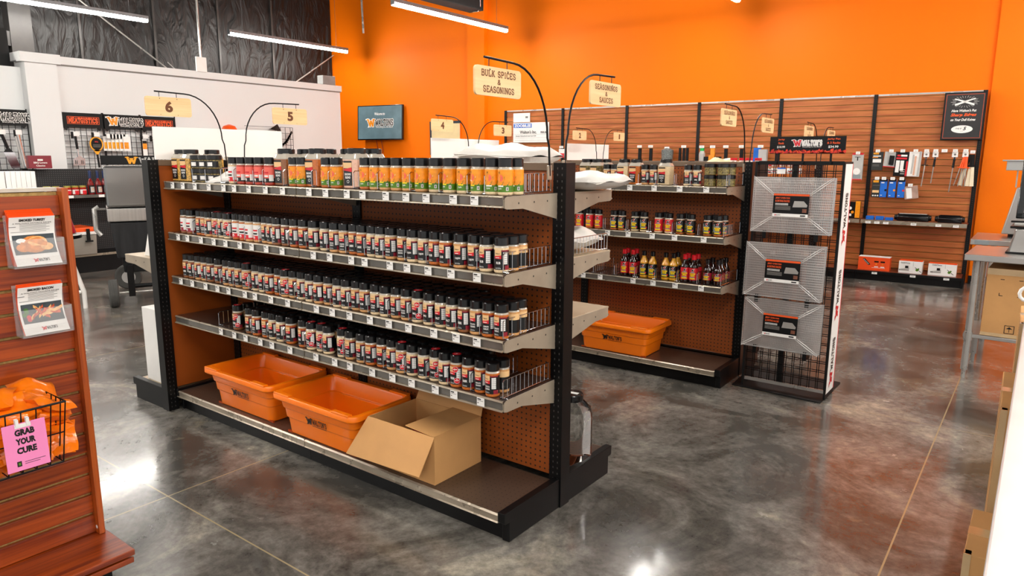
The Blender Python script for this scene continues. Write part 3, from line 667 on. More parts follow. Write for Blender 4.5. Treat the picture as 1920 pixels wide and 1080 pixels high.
def lab_plain(c1, c2, r=.0291):
    f = cylf(r); b = MB(); W = 2*PI*r; b.rect(f, -W/2, .013, W/2, .087, c1, 0, 32); b.rect(f, -W/2, .013, W/2, .034, c2, .0003, 32)
    b.rect(f, -.016, .056, .016, .064, LRED if c1 is not LRED else LWHT, .0005, 5); b.rect(f, -.014, .040, .014, .048, INK if c1 is LWHT else LWHT, .0005, 5); b.disc(f, -.006, .024, .007, LWHT, .0006, 12); b.rect(f, .018, .02, .04, .05, LWHT, .0005, 4)
    return b.mesh('jar_label')
LABWH = lab_plain(LWHT, LCRIM); LABRO = lab_plain(mat('coral label','#f0685a',.35,var=.1,coat=.3), LBK); LABWR = lab_plain(LWHT, LRED)
LABO = [lab_orange(), lab_orange(alt=1)]; LABHR, LABHB = lab_hot(LRED), lab_hot(LBK)
_first = {}
def jar(x, y, z, body, label_me, lid, rz, label, group, name='spice_jar', R=None, s=1):
    """thing > jar_body, jar_label, jar_lid"""
    P = Vector((x,y,z))
    if R: o_, a = R; P = Vector(o_)+Matrix.Rotation(a,3,'Z') @ P; rz += a
    t = thing(name, label, 'jar', P, rz, group); t.scale = (s,s,s)
    inst('jar_body', body, t); inst('jar_label', label_me, t); inst('jar_lid', lid, t); return t
rnd = random.Random(3)
kinds = ['tan','cream','orange','tan','brown','cream','tan','orange']
SH = {'s2': (1.063,'second shelf'), 's3': (.809,'third shelf'), 's4': (.572,'fourth shelf')}
AW = {'s2': {7,5}, 's3': {9,14,28}, 's4': {0,8,9,11,17,20,22}}
LABN = {}
rear = MB()
def flat_jar():                       # one-mesh copy for the rows behind
    b = MB(); c = CONT['tan']; r = .0285
    b.lathe([(r-.003,0),(r,.004),(r,.013),(r+.0003,.0131),(r+.0003,.064),(r+.0003,.0641),(r+.0003,.087),(r,.0871),(r,.095),(r-.004,.101),(.0275,.102),(.0277,.104),(.0277,.131),(.025,.134)], (0,0,0), c, 16,
            ms=[c,c,LBK,LBK,LCREAM,LCREAM,c,c,SHOULD,LID,LID,LID,LID]); return b
FJ = flat_jar(); FJM = FJ.mesh('spice_jar', True)
ROWW = {1: 'second row back', 2: 'third row back'}
for key, (z, nm) in SH.items():
    xs = JX[key]; n = len(xs); fac = 0
    for i, x in enumerate(xs):
        k = n-1-i
        if i % 2 == 0 or rnd.random() < .05: fac = (fac+rnd.choice((1,2,3,5))) % 8
        aw = i in AW[key]; me = (LABA if aw else LABM)[fac]; bd = BODY[kinds[(fac+len(key)+i//2) % 8]]
        xtra = 'with red award sticker' if aw else 'lettered '+LABW[fac].replace(' / ', ' ')
        if key == 's2' and i in (0,1): me, xtra = LABWH, 'with crimson label'
        if key == 's2' and i in (8,9,10,11): me, xtra = LABWR, 'with red label'
        jar(x, -.315+rnd.uniform(-.006,.006), z+.001, bd, me, LIDS if aw else LIDM, rnd.uniform(-.1,.32),
            'spice jar %s, %s from right, front row, %s of near unit' % (xtra, ordw(k), nm), 'spice jars in the front row on the %s' % nm)
        for row in (1, 2):
            if key == 's4' and x > -.2 and row == 2: continue
            xx = x+rnd.uniform(-.003,.003); yy = -.315+.062*row+rnd.uniform(-.003,.003)
            o = inst('spice_jar', FJM, None, (xx, yy, z+.001), rnd.uniform(0,6))
            tag(o, 'black capped spice jar, %s from right, %s, %s of near unit' % (ordw(k), ROWW[row], nm), 'jar', 'spice jars in the rows behind on the %s' % nm)
        if not (x > -.25): 
            b0 = len(rear.v)
            for row in (3,):
                xx, yy = x, -.315+.063*row
                rear.v += [(v[0]+xx, v[1]+yy, v[2]+z+.001) for v in FJ.v]
                for f_, mi in zip(FJ.f, FJ.mi): rear.f.append([q+b0 for q in f_]); rear.mi.append(mi)
rear.ms = FJ.ms
tag(rear.build('spice_jar_rows', smooth=True), 'rearmost rows of black capped spice jars against the pegboard of the near unit', 'jars', kind='stuff')

# top shelf of the near unit
ZT = 1.353
def big_jar_meshes(c, fill=.125):
    w = .092; b = MB()
    pr = [(w*.45,0),(w*.5,.004),(w*.5,fill),(w*.5,.13),(w*.40,.148),(w*.40,.152)]
    b.lathe(pr, (0,0,0), c, 28, ms=[c,c,SHOULD,SHOULD,SHOULD], sq=7)
    body = b.mesh('jar_body', True)
    b = MB(); b.lathe([(.039,.150),(.041,.152),(.041,.172),(.038,.175)], (0,0,0), LID, 24); lid = b.mesh('jar_lid', True)
    b = MB(); f = planar((0,-w*.5-.0006,0), (1,0,0), (0,0,1))
    b.rect(f, -.036, .012, .012, .120, LBK); b.rect(f, -.036, .088, .012, .112, LCREAM, .0004); b.add([f(-.036,.078,.0006), f(.012,.072,.0006), f(.012,.092,.0006), f(-.036,.084,.0006)], [(0,1,2,3)], LRED)
    b.text('SEASONING', .010, f, LWHT, width=.036, u0=-.012, v0=.062, d=.0006, bold=.04); b.text('BLEND', .010, f, LWHT, width=.03, u0=-.012, v0=.048, d=.0006, bold=.04)
    b.disc(f, -.012, .030, .007, LWHT, .0006, 14); b.disc(f, -.012, .030, .005, LBK, .0009, 14); lab = b.mesh('jar_label')
    return body, lab, lid
BIG = {k: big_jar_meshes(CONT[k]) for k in ('seed','brown','orange','pink','cream','herb')}
def big(x, y, z, k, rz, label, R=None, s=1, group='large square spice jars'):
    return jar(x, y, z, BIG[k][0], BIG[k][1], BIG[k][2], rz, label, group, 'bulk_spice_jar', R, s)
for x, y, k, lb in ((-2.385,-.26,'seed','large jar of golden seeds at far left end of the top shelf'),(-2.275,-.27,'seed','large jar of golden seeds, second from left on top shelf'),(-2.28,-.14,'seed','large jar of golden seeds standing behind the two front ones'),
    (-1.396,-.27,'brown','large square jar of brown spice, leftmost mid top shelf'),(-1.157,-.27,'orange','large square jar of orange brown spice in mid top shelf'),(-.885,-.27,'pink','large square jar of pale pink powder on top shelf front'),
    (-1.42,-.14,'cream','large square cream jar half hidden behind the brown one'),(-1.245,-.14,'pink','large square pink jar behind the orange brown spice jar'),(-1.10,-.13,'pink','large square pink jar, second back row behind orange labels'),(-.925,-.14,'pink','large square pale jar behind the pale pink one near TV')):
    big(x, y, ZT, k, .12, lb)
def short_meshes():
    b = MB(); b.lathe([(.036,0),(.038,.003),(.038,.046),(.036,.048)], (0,0,0), CONT['herb'], 22); bo = b.mesh('jar_body', True)
    b = MB(); b.lathe([(.038,.047),(.0405,.049),(.0405,.069),(.037,.0715)], (0,0,0), LID, 22); li = b.mesh('jar_lid', True)
    f = cylf(.0386); b = MB(); b.rect(f, -.05, .008, .05, .04, LBK, .0002, 14); b.rect(f, -.012, .014, .018, .034, LWHT, .0005, 4); la = b.mesh('jar_label'); return bo, la, li
SHORT = short_meshes()
for i, x in enumerate((-2.17,-2.088,-2.006)):
    for lv in (0, 1):
        jar(x, -.29, ZT+lv*.0725, SHORT[0], SHORT[1], SHORT[2], .3, 'short wide black lidded jar, %s, %s column from left on top shelf' % ('on top' if lv else 'at bottom', ordw(i)), 'short jars stacked in twos on the near unit', 'short_jar')
for i, x in enumerate((-1.782,-1.707,-1.63,-1.553,-1.469)):
    jar(x, -.315, ZT, BODY['cream' if i == 0 else 'red'], LABWR if i == 0 else LABRO, LIDM, .1, ('white and red' if i == 0 else 'coral and black')+' labelled shaker, %s of five left of the large brown jar' % ordw(i), 'coral labelled shakers on the top shelf')
for i, x in enumerate((-1.78,-1.70,-1.55)):
    jar(x, -.25, ZT, BODY['red'], LABRO, LIDM, .1, 'coral labelled shaker in second row, %s from left on top shelf' % ordw(i), 'coral labelled shakers on the top shelf')
OX = [-1.274,-1.215,-1.035,-.970,-.775,-.713,-.651,-.584,-.517,-.444,-.367,-.292,-.220,-.150,-.080,-.020]
for i, x in enumerate(OX):
    alt = i >= len(OX)-2
    jar(x, -.315, ZT, BODY[['orange','tan','cream','cream'][min(3, i//5)]], LABO[alt], LIDM, rnd.uniform(-.2,.35), 'orange and green labelled shaker, %s from right in front row of top shelf' % ordw(len(OX)-1-i), 'orange labelled shakers on the top shelf')
for i, x in enumerate((-.76,-.69,-.62,-.55,-.47,-.39,-.31,-.22,-.155,-.02)):
    jar(x, -.25, ZT, BODY['cream'], LABO[i > 7], LIDM, rnd.uniform(-.2,.5), 'orange and green labelled shaker, %s from left in second row of top shelf' % ordw(i), 'orange labelled shakers on the top shelf')

# sacks
def sack(w, d, h, seed, n=26, flat=.0):
    rs = random.Random(seed); ph = [rs.uniform(0,6) for _ in range(8)]
    b = MB(); V = []; 
    def P(i, j, s):
        u, v = i/n*2-1, j/n*2-1; e = max(0,(1-abs(u)**3.2))*max(0,(1-abs(v)**3.2)); e = e**.55
        x = u*w/2*(1-.06*(1-abs(v))*0-.05*abs(v)**3); y = v*d/2*(1-.05*abs(u)**3)
        wr = .09*math.sin(7*u+ph[0]+3*v)+.06*math.sin(9*v+ph[1]-4*u)+.035*math.sin(17*u+5*v+ph[2])*abs(u)+.03*math.sin(21*v+ph[3])*abs(v)+.02*math.sin(31*(u+v)+ph[4])
        z = h/2+s*h/2*e*(1+wr*1.6)+ (.004*math.sin(5*u+ph[5])+.004*math.sin(6*v+ph[6]))*(abs(u)**4+abs(v)**4)
        return (x, y, max(z, .001) if s > 0 else max(.001, h/2-h/2*e))
    top = [P(i,j,1) for i in range(n+1) for j in range(n+1)]; bot = [P(i,j,-1) for i in range(n+1) for j in range(n+1)]
    F = [(i*(n+1)+j,(i+1)*(n+1)+j,(i+1)*(n+1)+j+1,i*(n+1)+j+1) for i in range(n) for j in range(n)]
    b.add(top, F, SACK); b.add(bot, [f[::-1] for f in F], SACK); return b.build('sack', smooth=True, weld=True)
def place(o, loc, rz=0, rx=0, ry=0): o.location = loc; o.rotation_euler = (rx, ry, rz); return o
tag(place(sack(.43,.34,.095,1), (-.455,.27,1.452), .06, 0, .03), 'plump white plastic sack lying highest, above the orange labelled shakers', 'sack', 'white sacks')
tag(place(sack(.50,.32,.10,6), (-.52,.27,1.353), -.03), 'white plastic sack under the topmost one on the near unit', 'sack', 'white sacks')
tag(place(sack(.40,.34,.075,2), (-.09,.30,1.353), .0), 'white plastic sack at the right end of the back top shelf', 'sack', 'white sacks')
tag(place(sack(.44,.31,.11,3), (-.24,.29,1.078), .0), 'white plastic sack behind the wire fence on the back middle shelf', 'sack', 'white sacks')
tag(place(sack(.30,.15,.055,4), (-1.93,-.245,1.353), .1, .3, -.15), 'small white sack among the shakers at left of the top shelf', 'sack', 'white sacks')
# big clear empty jar on the rear base
t = thing('plastic_jar', 'big empty clear plastic jar with black lid on the rear base shelf', 'jar', (.04-.09,.225,.119), .15)
b = MB(); b.lathe([(.07,0),(.082,.006),(.082,.21),(.074,.25),(.048,.285),(.044,.29),(.044,.300),(.042,.300),(.042,.288),(.046,.283),(.071,.248),(.079,.208),(.079,.009),(.068,.004)], (0,0,0), GLASS, 32, sq=5); b.build('jar_body', t, smooth=True)
b = MB(); b.lathe([(.049,.290),(.051,.292),(.051,.318),(.048,.322)], (0,0,0), BLKG, 28); f = planar((0,0,.3225),(1,0,0),(0,1,0)); b.rect(f,-.03,-.012,.03,.012,WHITE); b.build('jar_lid', t, smooth=True)

# ------------------------------------------------------------ orange tubs and the carton
def tub(label, loc, rz, w=.62, d=.40, h=.215, s=1):
    t = thing('plastic_tub', label, 'tub', loc, rz, 'orange tubs with the shop lettering'); t.scale = (s,s,s)
    def ringp(wx, dy, r, z, n=6):
        P = []
        for cx, cy, a0 in ((wx/2-r,dy/2-r,0),(-wx/2+r,dy/2-r,90),(-wx/2+r,-dy/2+r,180),(wx/2-r,-dy/2+r,270)):
            for k in range(n): a = math.radians(a0+k*90/(n-1)); P.append((cx+r*math.cos(a), cy+r*math.sin(a), z))
        return P
    secs = [(w-.13,d-.13,.03,.0),(w-.12,d-.12,.035,.006),(w-.105,d-.105,.035,.085),(w-.092,d-.092,.035,.088),(w-.083,d-.083,.035,.135),(w-.07,d-.07,.035,.138),(w-.055,d-.055,.035,h-.03),
            (w-.02,d-.02,.04,h-.034),(w,d,.045,h-.026),(w,d,.045,h-.008),(w-.008,d-.008,.042,h),(w-.05,d-.05,.035,h),(w-.062,d-.062,.033,h-.01),(w-.09,d-.09,.033,.14),(w-.10,d-.10,.033,.137),(w-.115,d-.115,.033,.09),(w-.125,d-.125,.03,.012),(w-.14,d-.14,.03,.008)]
    b = MB(); V = []; n = 24
    for a in secs: V += ringp(*a)
    F = []
    for i in range(len(secs)-1):
        for k in range(n): F.append((i*n+k, i*n+(k+1)%n, (i+1)*n+(k+1)%n, (i+1)*n+k))
    F.append(tuple(range(n))[::-1]); F.append(tuple(range((len(secs)-1)*n, len(secs)*n)))
    b.add(V, F, ORANGEP)
    for sy in (-1, 1):            # raised corners of the rim
        for sx in (-1, 1): b.box(sx*(w/2-.15) if sx < 0 else w/2-.15, sy*(d/2)-.012-.012*(sy > 0), h-.004, (sx*(w/2-.03)) if sx > 0 else -w/2+.03, sy*(d/2)+.012*(sy < 0)+.0, h+.006, ORANGEP) if False else None
        x0, x1 = -w/2+.15, w/2-.15
        for (p, q) in ((-w/2+.03, x0), (x1, w/2-.03)):
            y0, y1 = (-d/2+.002, -d/2+.030) if sy < 0 else (d/2-.030, d/2-.002); b.box(p, y0, h-.003, q, y1, h+.008, ORANGEP)
    b.build('shell', t, smooth=True, bevel=.0025)
    zc = .112; y = -(d-.087)/2-.0035
    f = planar((0, y, zc), (1,0,0), (0,-.12,1)); b = MB(); logo(b, f, .026, INK, INK, d=.001, u0=.0); b.rect(f, -.03, -.024, .075, -.021, INK, .001); b.build('lettering', t)
    for sx in (-.62, .62):
        b = MB(); b.box(sx*w*.62-.02,-(d-.13)/2-.004,0,sx*w*.62+.02,-(d-.13)/2+.004,.010,mat('tub notch','#a23d05',.5)); b.build('notch', t)
    return t
tub('orange plastic tub on the base shelf, left one of two beside the carton', (-1.785,-.205,.119), 0)
tub('orange plastic tub on the base shelf, touching the open carton', (-1.112,-.225,.119), .0)
def bl(x, y, z): p = Vector(BFR[0])+Matrix.Rotation(BFR[1],3,'Z') @ Vector((x,y,z)); return p
tub('orange plastic tub alone on the base shelf of the middle unit', bl(-.76,-.225,.119), BFR[1])
t = thing('cardboard_carton', 'open brown cardboard carton with flaps folded on the base shelf', 'carton', (0,0,.119))
X0, X1, Y0, Y1, H_ = -.775, -.365, -.352, -.045, .215
b = MB(); k = .004
for a in ((X0+k,Y0,.004,X1-k,Y0+k,H_),(X0+k,Y1-k,.004,X1-k,Y1,H_),(X0,Y0,.004,X0+k,Y1,H_),(X1-k,Y0,.004,X1,Y1,H_),(X0,Y0,0,X1,Y1,.0038)): b.box(*a, CARD)
b.build('carton_body', t)
def flap(pts, nm='flap'):
    a = [Vector(p) for p in pts]; nrm = (a[1]-a[0]).cross(a[3]-a[0]).normalized()*.0035; b = MB(); b.add([*a, *[p+nrm for p in a]], [(0,3,2,1),(4,5,6,7),(0,1,5,4),(1,2,6,5),(2,3,7,6),(3,0,4,7)], CARD); return b.build(nm, t)
flap([(X0,Y0,H_),(X1,Y0,H_),(X1-.02,Y0-.075,H_-.155),(X0-.06,Y0-.085,H_-.165)])
flap([(X1,Y0+.0,H_),(X1,Y1,H_),(X1-.17,Y1-.0,H_+.004),(X1-.17,Y0+.0,H_+.012)])
flap([(X0,Y1,H_),(X0,Y0,H_),(X0-.014,Y0+.0,H_-.14),(X0-.014,Y1,H_-.14)])
flap([(X1,Y1,H_),(X0,Y1,H_),(X0+.02,Y1+.02,H_+.08),(X1,Y1+.02,H_+.08)])
tag(boxthing('product_box', '', 'box', -.62,-.30,.125,-.39,-.10,.27, mat('dark red carton','#8d1616',.5)), 'red packet glimpsed inside the open cardboard carton', 'packet')

# ------------------------------------------------------------ goods on the middle unit
def Bj(fn, x, y, z, *a, **k): return fn(x, y, z, *a, R=BFR, **k)
for i, (x, y, k) in enumerate(((-1.06,-.27,'herb'),(-.975,-.27,'herb'),(-.962,-.17,'herb'),(-.76,-.27,'cream'),(-.668,-.27,'orange'),(-.451,-.27,'cream'))):
    big(x, y, 1.316, k, .05, 'large square spice jar, %s from left on the top shelf of middle unit' % ordw(i), R=BFR, s=.97, group='large jars on the middle unit')
for i, x in enumerate((-.88,-.822,-.588,-.527,-.281,-.220)):
    jar(x, -.30, 1.316, BODY['tan' if i < 4 else 'cream'], LABM[i % 8], LIDM, .1, 'small black label shaker, %s from left on middle unit top shelf' % ordw(i), 'shakers on the middle unit', R=BFR)
for i, x in enumerate((-.135,-.05,.0)):
    for lv in (0, 1): 
        if i == 2 and x > -.02: x = -.01-.02
        jar(x, -.29+.06*(i == 2), 1.316+lv*.0725, SHORT[0], SHORT[1], SHORT[2], PI*.9, 'short herb jar %s, %s stack from left at right end of middle unit' % ('on top' if lv else 'at bottom', ordw(i)), 'herb jars stacked on the middle unit', 'short_jar', R=BFR)
for i, x in enumerate(JB2):
    red = i in (0,1,2,7,8)
    jar(x, -.30, .996, BODY['orange' if i not in (5,6,7,8) else 'cream'], LABHR if red else LABHB, LIDM, rnd.uniform(0,.3), '%s rub jar with yellow bars, %s from left on middle unit second shelf' % ('red' if red else 'black', ordw(i)), 'barbecue rub jars on the middle unit', 'rub_jar', R=BFR)
    if i % 2 == 1 or i > 10: jar(x+.015, -.235, .996, BODY['orange'], LABHR if red else LABHB, LIDM, .2, 'rub jar standing behind the %s front one on middle unit second shelf' % ordw(i), 'barbecue rub jars on the middle unit', 'rub_jar', R=BFR)
def sauce_meshes(c, capc, tall=.185, dark=False):
    r = .029; b = MB(); p = [(r-.003,0),(r,.004),(r,.105),(r-.004,.118),(.013,.142),(.012,.160)]
    b.lathe(p, (0,0,0), c, 22); body = b.mesh('bottle_body', True)
    b = MB(); b.lathe([(.0155,.152),(.0165,.154),(.0165,.182),(.014,.185)], (0,0,0), capc, 20); cap = b.mesh('cap', True); return body, cap
MUST = mat('mustard sauce', '#d99a1c', .12, var=.05, coat=1); DKS = mat('dark sauce', '#220c06', .1, var=.1, coat=1); RCAP = mat('red bottle cap', '#cf1220', .3, var=.05, coat=.3)
SA = {'y': sauce_meshes(MUST, BLKG), 'r': sauce_meshes(DKS, RCAP), 'd': sauce_meshes(DKS, BLKG)}
SLB = {'y': lab_hot(LBK, r=.0296, z0=.018, z1=.098), 'r': lab_hot(LRED, r=.0296, z0=.018, z1=.098), 'd': lab_hot(LCRIM, r=.0296, z0=.03, z1=.085)}
def sauce(x, y, z, k, label, s=1.0):
    P = bl(x,y,z); t = thing('sauce_bottle', label, 'bottle', P, BFR[1]+rnd.uniform(0,.3), 'sauce bottles on the middle unit'); t.scale = (s,s,s*(1.0 if k != 'd' else .9))
    inst('bottle_body', SA[k][0], t); inst('bottle_label', SLB[k], t); inst('cap', SA[k][1], t); return t
nmk = {'y': 'mustard sauce bottle with black cap', 'r': 'dark sauce bottle with red cap', 'd': 'dark sauce bottle with crimson label'}
cnt = {'y':0,'r':0,'d':0}
for x, y, k in ((-.73,-.28,'r'),(-.663,-.28,'r'),(-.58,-.28,'y'),(-.515,-.28,'y'),(-.418,-.28,'y'),(-.361,-.28,'y'),(-.279,-.28,'r'),(-.218,-.28,'r'),(-.121,-.28,'d'),(-.05,-.28,'d')):
    sauce(x, y, .675, k, '%s, %s of its kind from left, front row' % (nmk[k], ordw(cnt[k]))); cnt[k] += 1
cnt = {'y':0,'r':0,'d':0}
for x, y, k in ((-.74,-.21,'r'),(-.672,-.21,'r'),(-.362,-.21,'y'),(-.285,-.21,'r'),(-.218,-.21,'r'),(-.120,-.20,'d'),(-.055,-.21,'d'),(-.05,-.14,'d')):
    sauce(x, y, .675, k, '%s, %s of its kind from left, in a row behind' % (nmk[k], ordw(cnt[k]))); cnt[k] += 1
# goods on top shelves behind (rear of middle unit, front of farthest unit)
YSACK = mat('cream plastic bag', '#ecd9ae', .35, var=.06, bump=.4, bscale=20, coat=.2)
o = sack(.26,.20,.10,9); o.data.materials.clear(); o.data.materials.append(YSACK); o.location = bl(-.28,.30,1.40); o.rotation_euler = (.25,0,.1); o.location.z = 1.385
tag(o, 'crumpled cream bag showing above the middle unit near its right end', 'bag')
CJ = {}
def small_clear(c):
    b = MB(); b.lathe([(.024,0),(.026,.003),(.026,.07),(.022,.078),(.022,.08)], (0,0,0), c, 16, ms=[c,c,SHOULD,SHOULD]); bo = b.mesh('jar_body', True)
    b = MB(); b.lathe([(.023,.079),(.024,.081),(.024,.094),(.022,.096)], (0,0,0), RCAP, 16); li = b.mesh('jar_lid', True)
    f = cylf(.0268); b = MB(); b.rect(f,-.03,.022,.03,.06,LWHT,0,10); b.rect(f,-.014,.034,.014,.04,LRED,.0004,4); b.text('X',.01,f,INK,v0=.050,d=.0005); la = b.mesh('jar_label'); return bo, la, li
SC1 = small_clear(CONT['orange']); 
for i in range(4): jar(-.17+i*.055, .24+(i%2)*.02, 1.316+.085, SC1[0], SC1[1], SC1[2], .2, 'small white labelled jar with red top, %s of four above the middle unit' % ordw(i), 'small red topped jars above the middle unit', 'spice_jar', R=BFR)
tag(boxthing('riser_box', '', 'box', -.22,.16,1.3155,.0,.33,1.40, mat('red shelf box','#c8161d',.5)), 'red shelf box carrying the small red topped jars', 'box').location = bl(0,0,0)
for i in range(9): jar(-1.05+i*.115, -.27, 1.331, SC1[0] if i > 5 else SHORT[0], SC1[1] if i > 5 else SHORT[1], SC1[2] if i > 5 else SHORT[2], .2, 'small jar on the farthest unit top shelf, %s from left' % ordw(i), 'small jars on the farthest unit', 'spice_jar', R=CFR, s=1.2)
for i in range(7):
    P = Vector(CFR[0])+Matrix.Rotation(CFR[1],3,'Z') @ Vector((-.52+i*.07,-.28,1.331)); t = thing('spice_jar', 'white labelled jar seen through the jerky rack top, %s from left' % ordw(i), 'jar', P, .3, 'jars seen through the jerky rack'); t.scale = (1.2,1.2,1.35)
    inst('jar_body', SC1[0], t); inst('jar_label', SC1[1], t); inst('jar_lid', SC1[2], t)
# ------------------------------------------------------------ slat wall along the back
PIT = .0762
def slat_run(label):
    t = thing('slat_wall_shelving', label, 'shelving', WO, WANG)
    SEC = 1.1486; n = 6; H = 2.297
    for i in range(n+1):
        x = -i*SEC; b = MB(); b.box(x-.022,-.03,0,x+.022,.03,H,SLOT); b.build('upright', t)
    for i in range(n):
        x0, x1 = -(i+1)*SEC+.022, -i*SEC-.022; b = MB(); b.box(x0,.004,.12,x1,.02,H-.02,GROOVE)
        z = .13
        while z < H-.03:
            b.box(x0, -.012, z, x1, .004, min(z+PIT-.008, H-.02), WOODX); z += PIT
        b.build('slat_panel', t); b = MB(); b.box(x0,-.014,H-.02,x1,.02,H,GALV); b.build('top_trim', t)
    for i in range(n):
        x0, x1 = -(i+1)*SEC+.002, -i*SEC-.002
        b = MB(); b.box(x0,-.42,.105,x1,-.01,.12,mat('red brown base deck','#6b2f1c',.35,var=.15,coat=.2)); b.build('base_shelf', t)
        b = MB(); b.box(x0,-.432,.09,x1,-.42,.122,BLK); b.box(x0,-.40,0,x1,-.39,.1,BLK); b.build('kick_plate', t)
    b = MB(); b.box(.0,-.43,0,.024,-.02,.12,BLK); b.build('base_end', t)
    for i in range(2 if True else n):
        x0, x1 = -(i+1)*SEC+.002, -i*SEC-.012
        b = MB(); b.box(x0,-.33,.735,x1,-.01,.75,mat('red brown wall shelf','#70321d',.35,var=.15,coat=.2)); o = b.build('shelf', t)
        b = MB(); b.box(x0,-.337,.705,x1,-.33,.752,RAIL); b.build('price_channel', o)
        for q in ((-.12,-.30,-.56,-.86,-.96,-1.06) if i == 0 else (-1.3,-1.6)):
            b = MB(); f = planar((q,-.3385,.735), (1,0,0), (0,0,1)); b.rect(f,-.03,-.03,.03,0,WHITE); b.rect(f,-.02,-.014,.01,-.010,GREYT,.0005); b.build('price_tag', o)
    for q in (-.15,-.50,-.92):
        b = MB(); f = planar((q,-.4335,.11), (1,0,0), (0,0,1)); b.rect(f,-.03,-.025,.03,0,WHITE); b.rect(f,-.02,-.012,.01,-.008,GREYT,.0005); b.build('price_tag', t)
    return t
slat_run('long red brown slat wall with black uprights against the orange wall')
def wl(x, y, z): return WT @ Vector((x,y,z))
def wthing(name, label, cat, x, z, y=0, group=None): 
    t = thing(name, label, cat, wl(x,y,z), WANG, group); return t
def hook(t, L=.16, tagw=.05):
    b = MB(); b.tube([(0,-.012,0),(0,-L,-.002),(0,-L-.012,.012)], .0028, CHROME, 6); b.build('peg_hook', t)
    if tagw: b = MB(); b.box(-tagw/2,-L-.018,-.018,tagw/2,-L-.016,.018,WHITE); b.box(-tagw/4,-L-.0186,-.004,tagw/4,-L-.018,-.001,GREYT); b.build('price_tag', t)
DKG = mat('dark blister card', '#2b2c2a', .4, var=.2)
BLU = mat('blue carton', '#1766c8', .4, var=.08); REDC = mat('red print', '#d0202a', .45, var=.05); GRYC = mat('light grey card', '#b9b6b2', .45, var=.08); YLW = mat('amber print', '#f0a21c', .45, var=.05)
def pack(label, x, z, w, h, body, y=-.13, parts=(), d=.03, group='packs hanging on the slat wall', name='hanging_pack', tilt=0):
    t = wthing(name, label, 'packet', x, z, 0, group); hook(t, .15)
    b = MB(); T = Matrix.Translation((0,y,0)) @ Matrix.Rotation(tilt,4,'Y'); b.box(-w/2,-d/2,-h,w/2,d/2,-.012,body,T); o = b.build('card', t, bevel=.003)
    f0 = planar((0,-d/2-.001,0), (1,0,0), (0,0,1)); f = lambda u, v, dd=0: T @ f0(u,v,dd)
    b = MB()
    for p in parts:
        if p[0] == 'r': b.rect(f, p[1]*w-w/2, -p[4]*h, p[3]*w-w/2, -p[2]*h, p[5], .001)
        elif p[0] == 'c': b.disc(f, p[1]*w-w/2, -p[2]*h, p[3]*w, p[4], .002, 14)
        elif p[0] == 't': b.text(p[1], p[4]*h, f, p[5], width=p[6]*w if len(p) > 6 else None, u0=p[2]*w-w/2, v0=-p[3]*h, d=.003)
        elif p[0] == 'b': b.box(p[1]*w-w/2, -d/2-p[6], -p[4]*h, p[3]*w-w/2, -d/2, -p[2]*h, p[5], T)
    if parts: b.build('print', o)
    return t
pack('dark sharpener pack with yellow top, upper row beside the black upright', -1.05, 1.6, .125, .24, DKG, parts=[('r',.1,.08,.6,.18,YLW),('r',.1,.24,.8,.29,WHITE),('r',.05,.31,.55,.35,LORG),('b',.1,.42,.85,.60,WHITE,.012),('r',.1,.7,.7,.72,GREYT),('r',.1,.76,.7,.78,GREYT)])
pack('grey card with black hand tool and red foot, second in upper row', -.90, 1.6, .135, .20, GRYC, parts=[('b',.45,.3,.62,.85,BLK,.02),('b',.45,.28,.85,.42,BLK,.02),('b',.66,.42,.85,.86,BLK,.02),('r',0,.95,1,1,REDC)], tilt=.08)
pack('black and red pack with two pale scissors shapes, upper row', -.775, 1.6, .155, .31, BLK, parts=[('r',.15,.15,.4,.22,REDC),('r',.42,.15,.85,.22,WHITE),('r',.1,.26,.85,.33,REDC),('b',.12,.38,.38,.85,WHITE,.01),('b',.44,.38,.68,.78,WHITE,.01),('r',.84,.4,.96,.98,REDC),('r',.5,.72,.8,.75,GRYC),('r',.5,.80,.8,.83,GRYC),('r',.5,.88,.8,.91,GRYC)], tilt=.03)
pack('tall white clear sleeved pack hanging in the middle of the upper row', -.635, 1.6, .135, .31, WHITE, parts=[('r',.3,.15,.42,.9,GRYC),('b',.5,.2,.62,.95,mat('pale wood strip','#d9a58a',.4),.01),('r',.8,.02,.98,.98,GRYC)], tilt=.03)
def steel(label, x, zt, hl, L, hm, tilt=0, y=-.14, r=.012, rr=.006, guard=False, rod=GALV, hk=True, group='sharpening steels on the slat wall'):
    t = wthing('sharpening_steel', label, 'sharpening steel', x, zt, 0, group)
    if hk: hook(t, .15, .05); b = MB(); b.box(-.03,-.152,-.075,.03,-.15,-.012,WHITE); b.disc(planar((0,-.153,-.045),(1,0,0),(0,0,1)),0,0,.012,GREYT,0,10); b.build('hang_card', t)
    T = Matrix.Translation((0,y,-.07)) @ Matrix.Rotation(tilt,4,'Y'); b = MB(); c = [T @ Vector((0,0,-q)) for q in (0,.02,hl*.5,hl*.9,hl)]
    b.tube(c, [r*.8,r,r*.9,r,r*1.1], hm, 10); b.build('handle', t, smooth=True)
    b = MB(); b.tube([T @ Vector((0,0,-hl)), T @ Vector((0,0,-L*.98)), T @ Vector((0,0,-L))], [rr,rr,rr*.6], rod, 10); b.build('rod', t, smooth=True)
    if guard: b = MB(); b.box(-.035,-.006,-.006,.035,.006,.006,hm, T @ Matrix.Translation((0,0,-hl))); b.build('guard', t, bevel=.003)
    if hk: b = MB(); b.tube([(0.012*math.cos(a*PI/4),-.15,-.085+.012*math.sin(a*PI/4)) for a in range(8)], .0025, CHROME, 5, closed=True); b.build('ring', t)
    return t
ORH = mat('orange handle plastic', '#ff5a18', .35, var=.05)
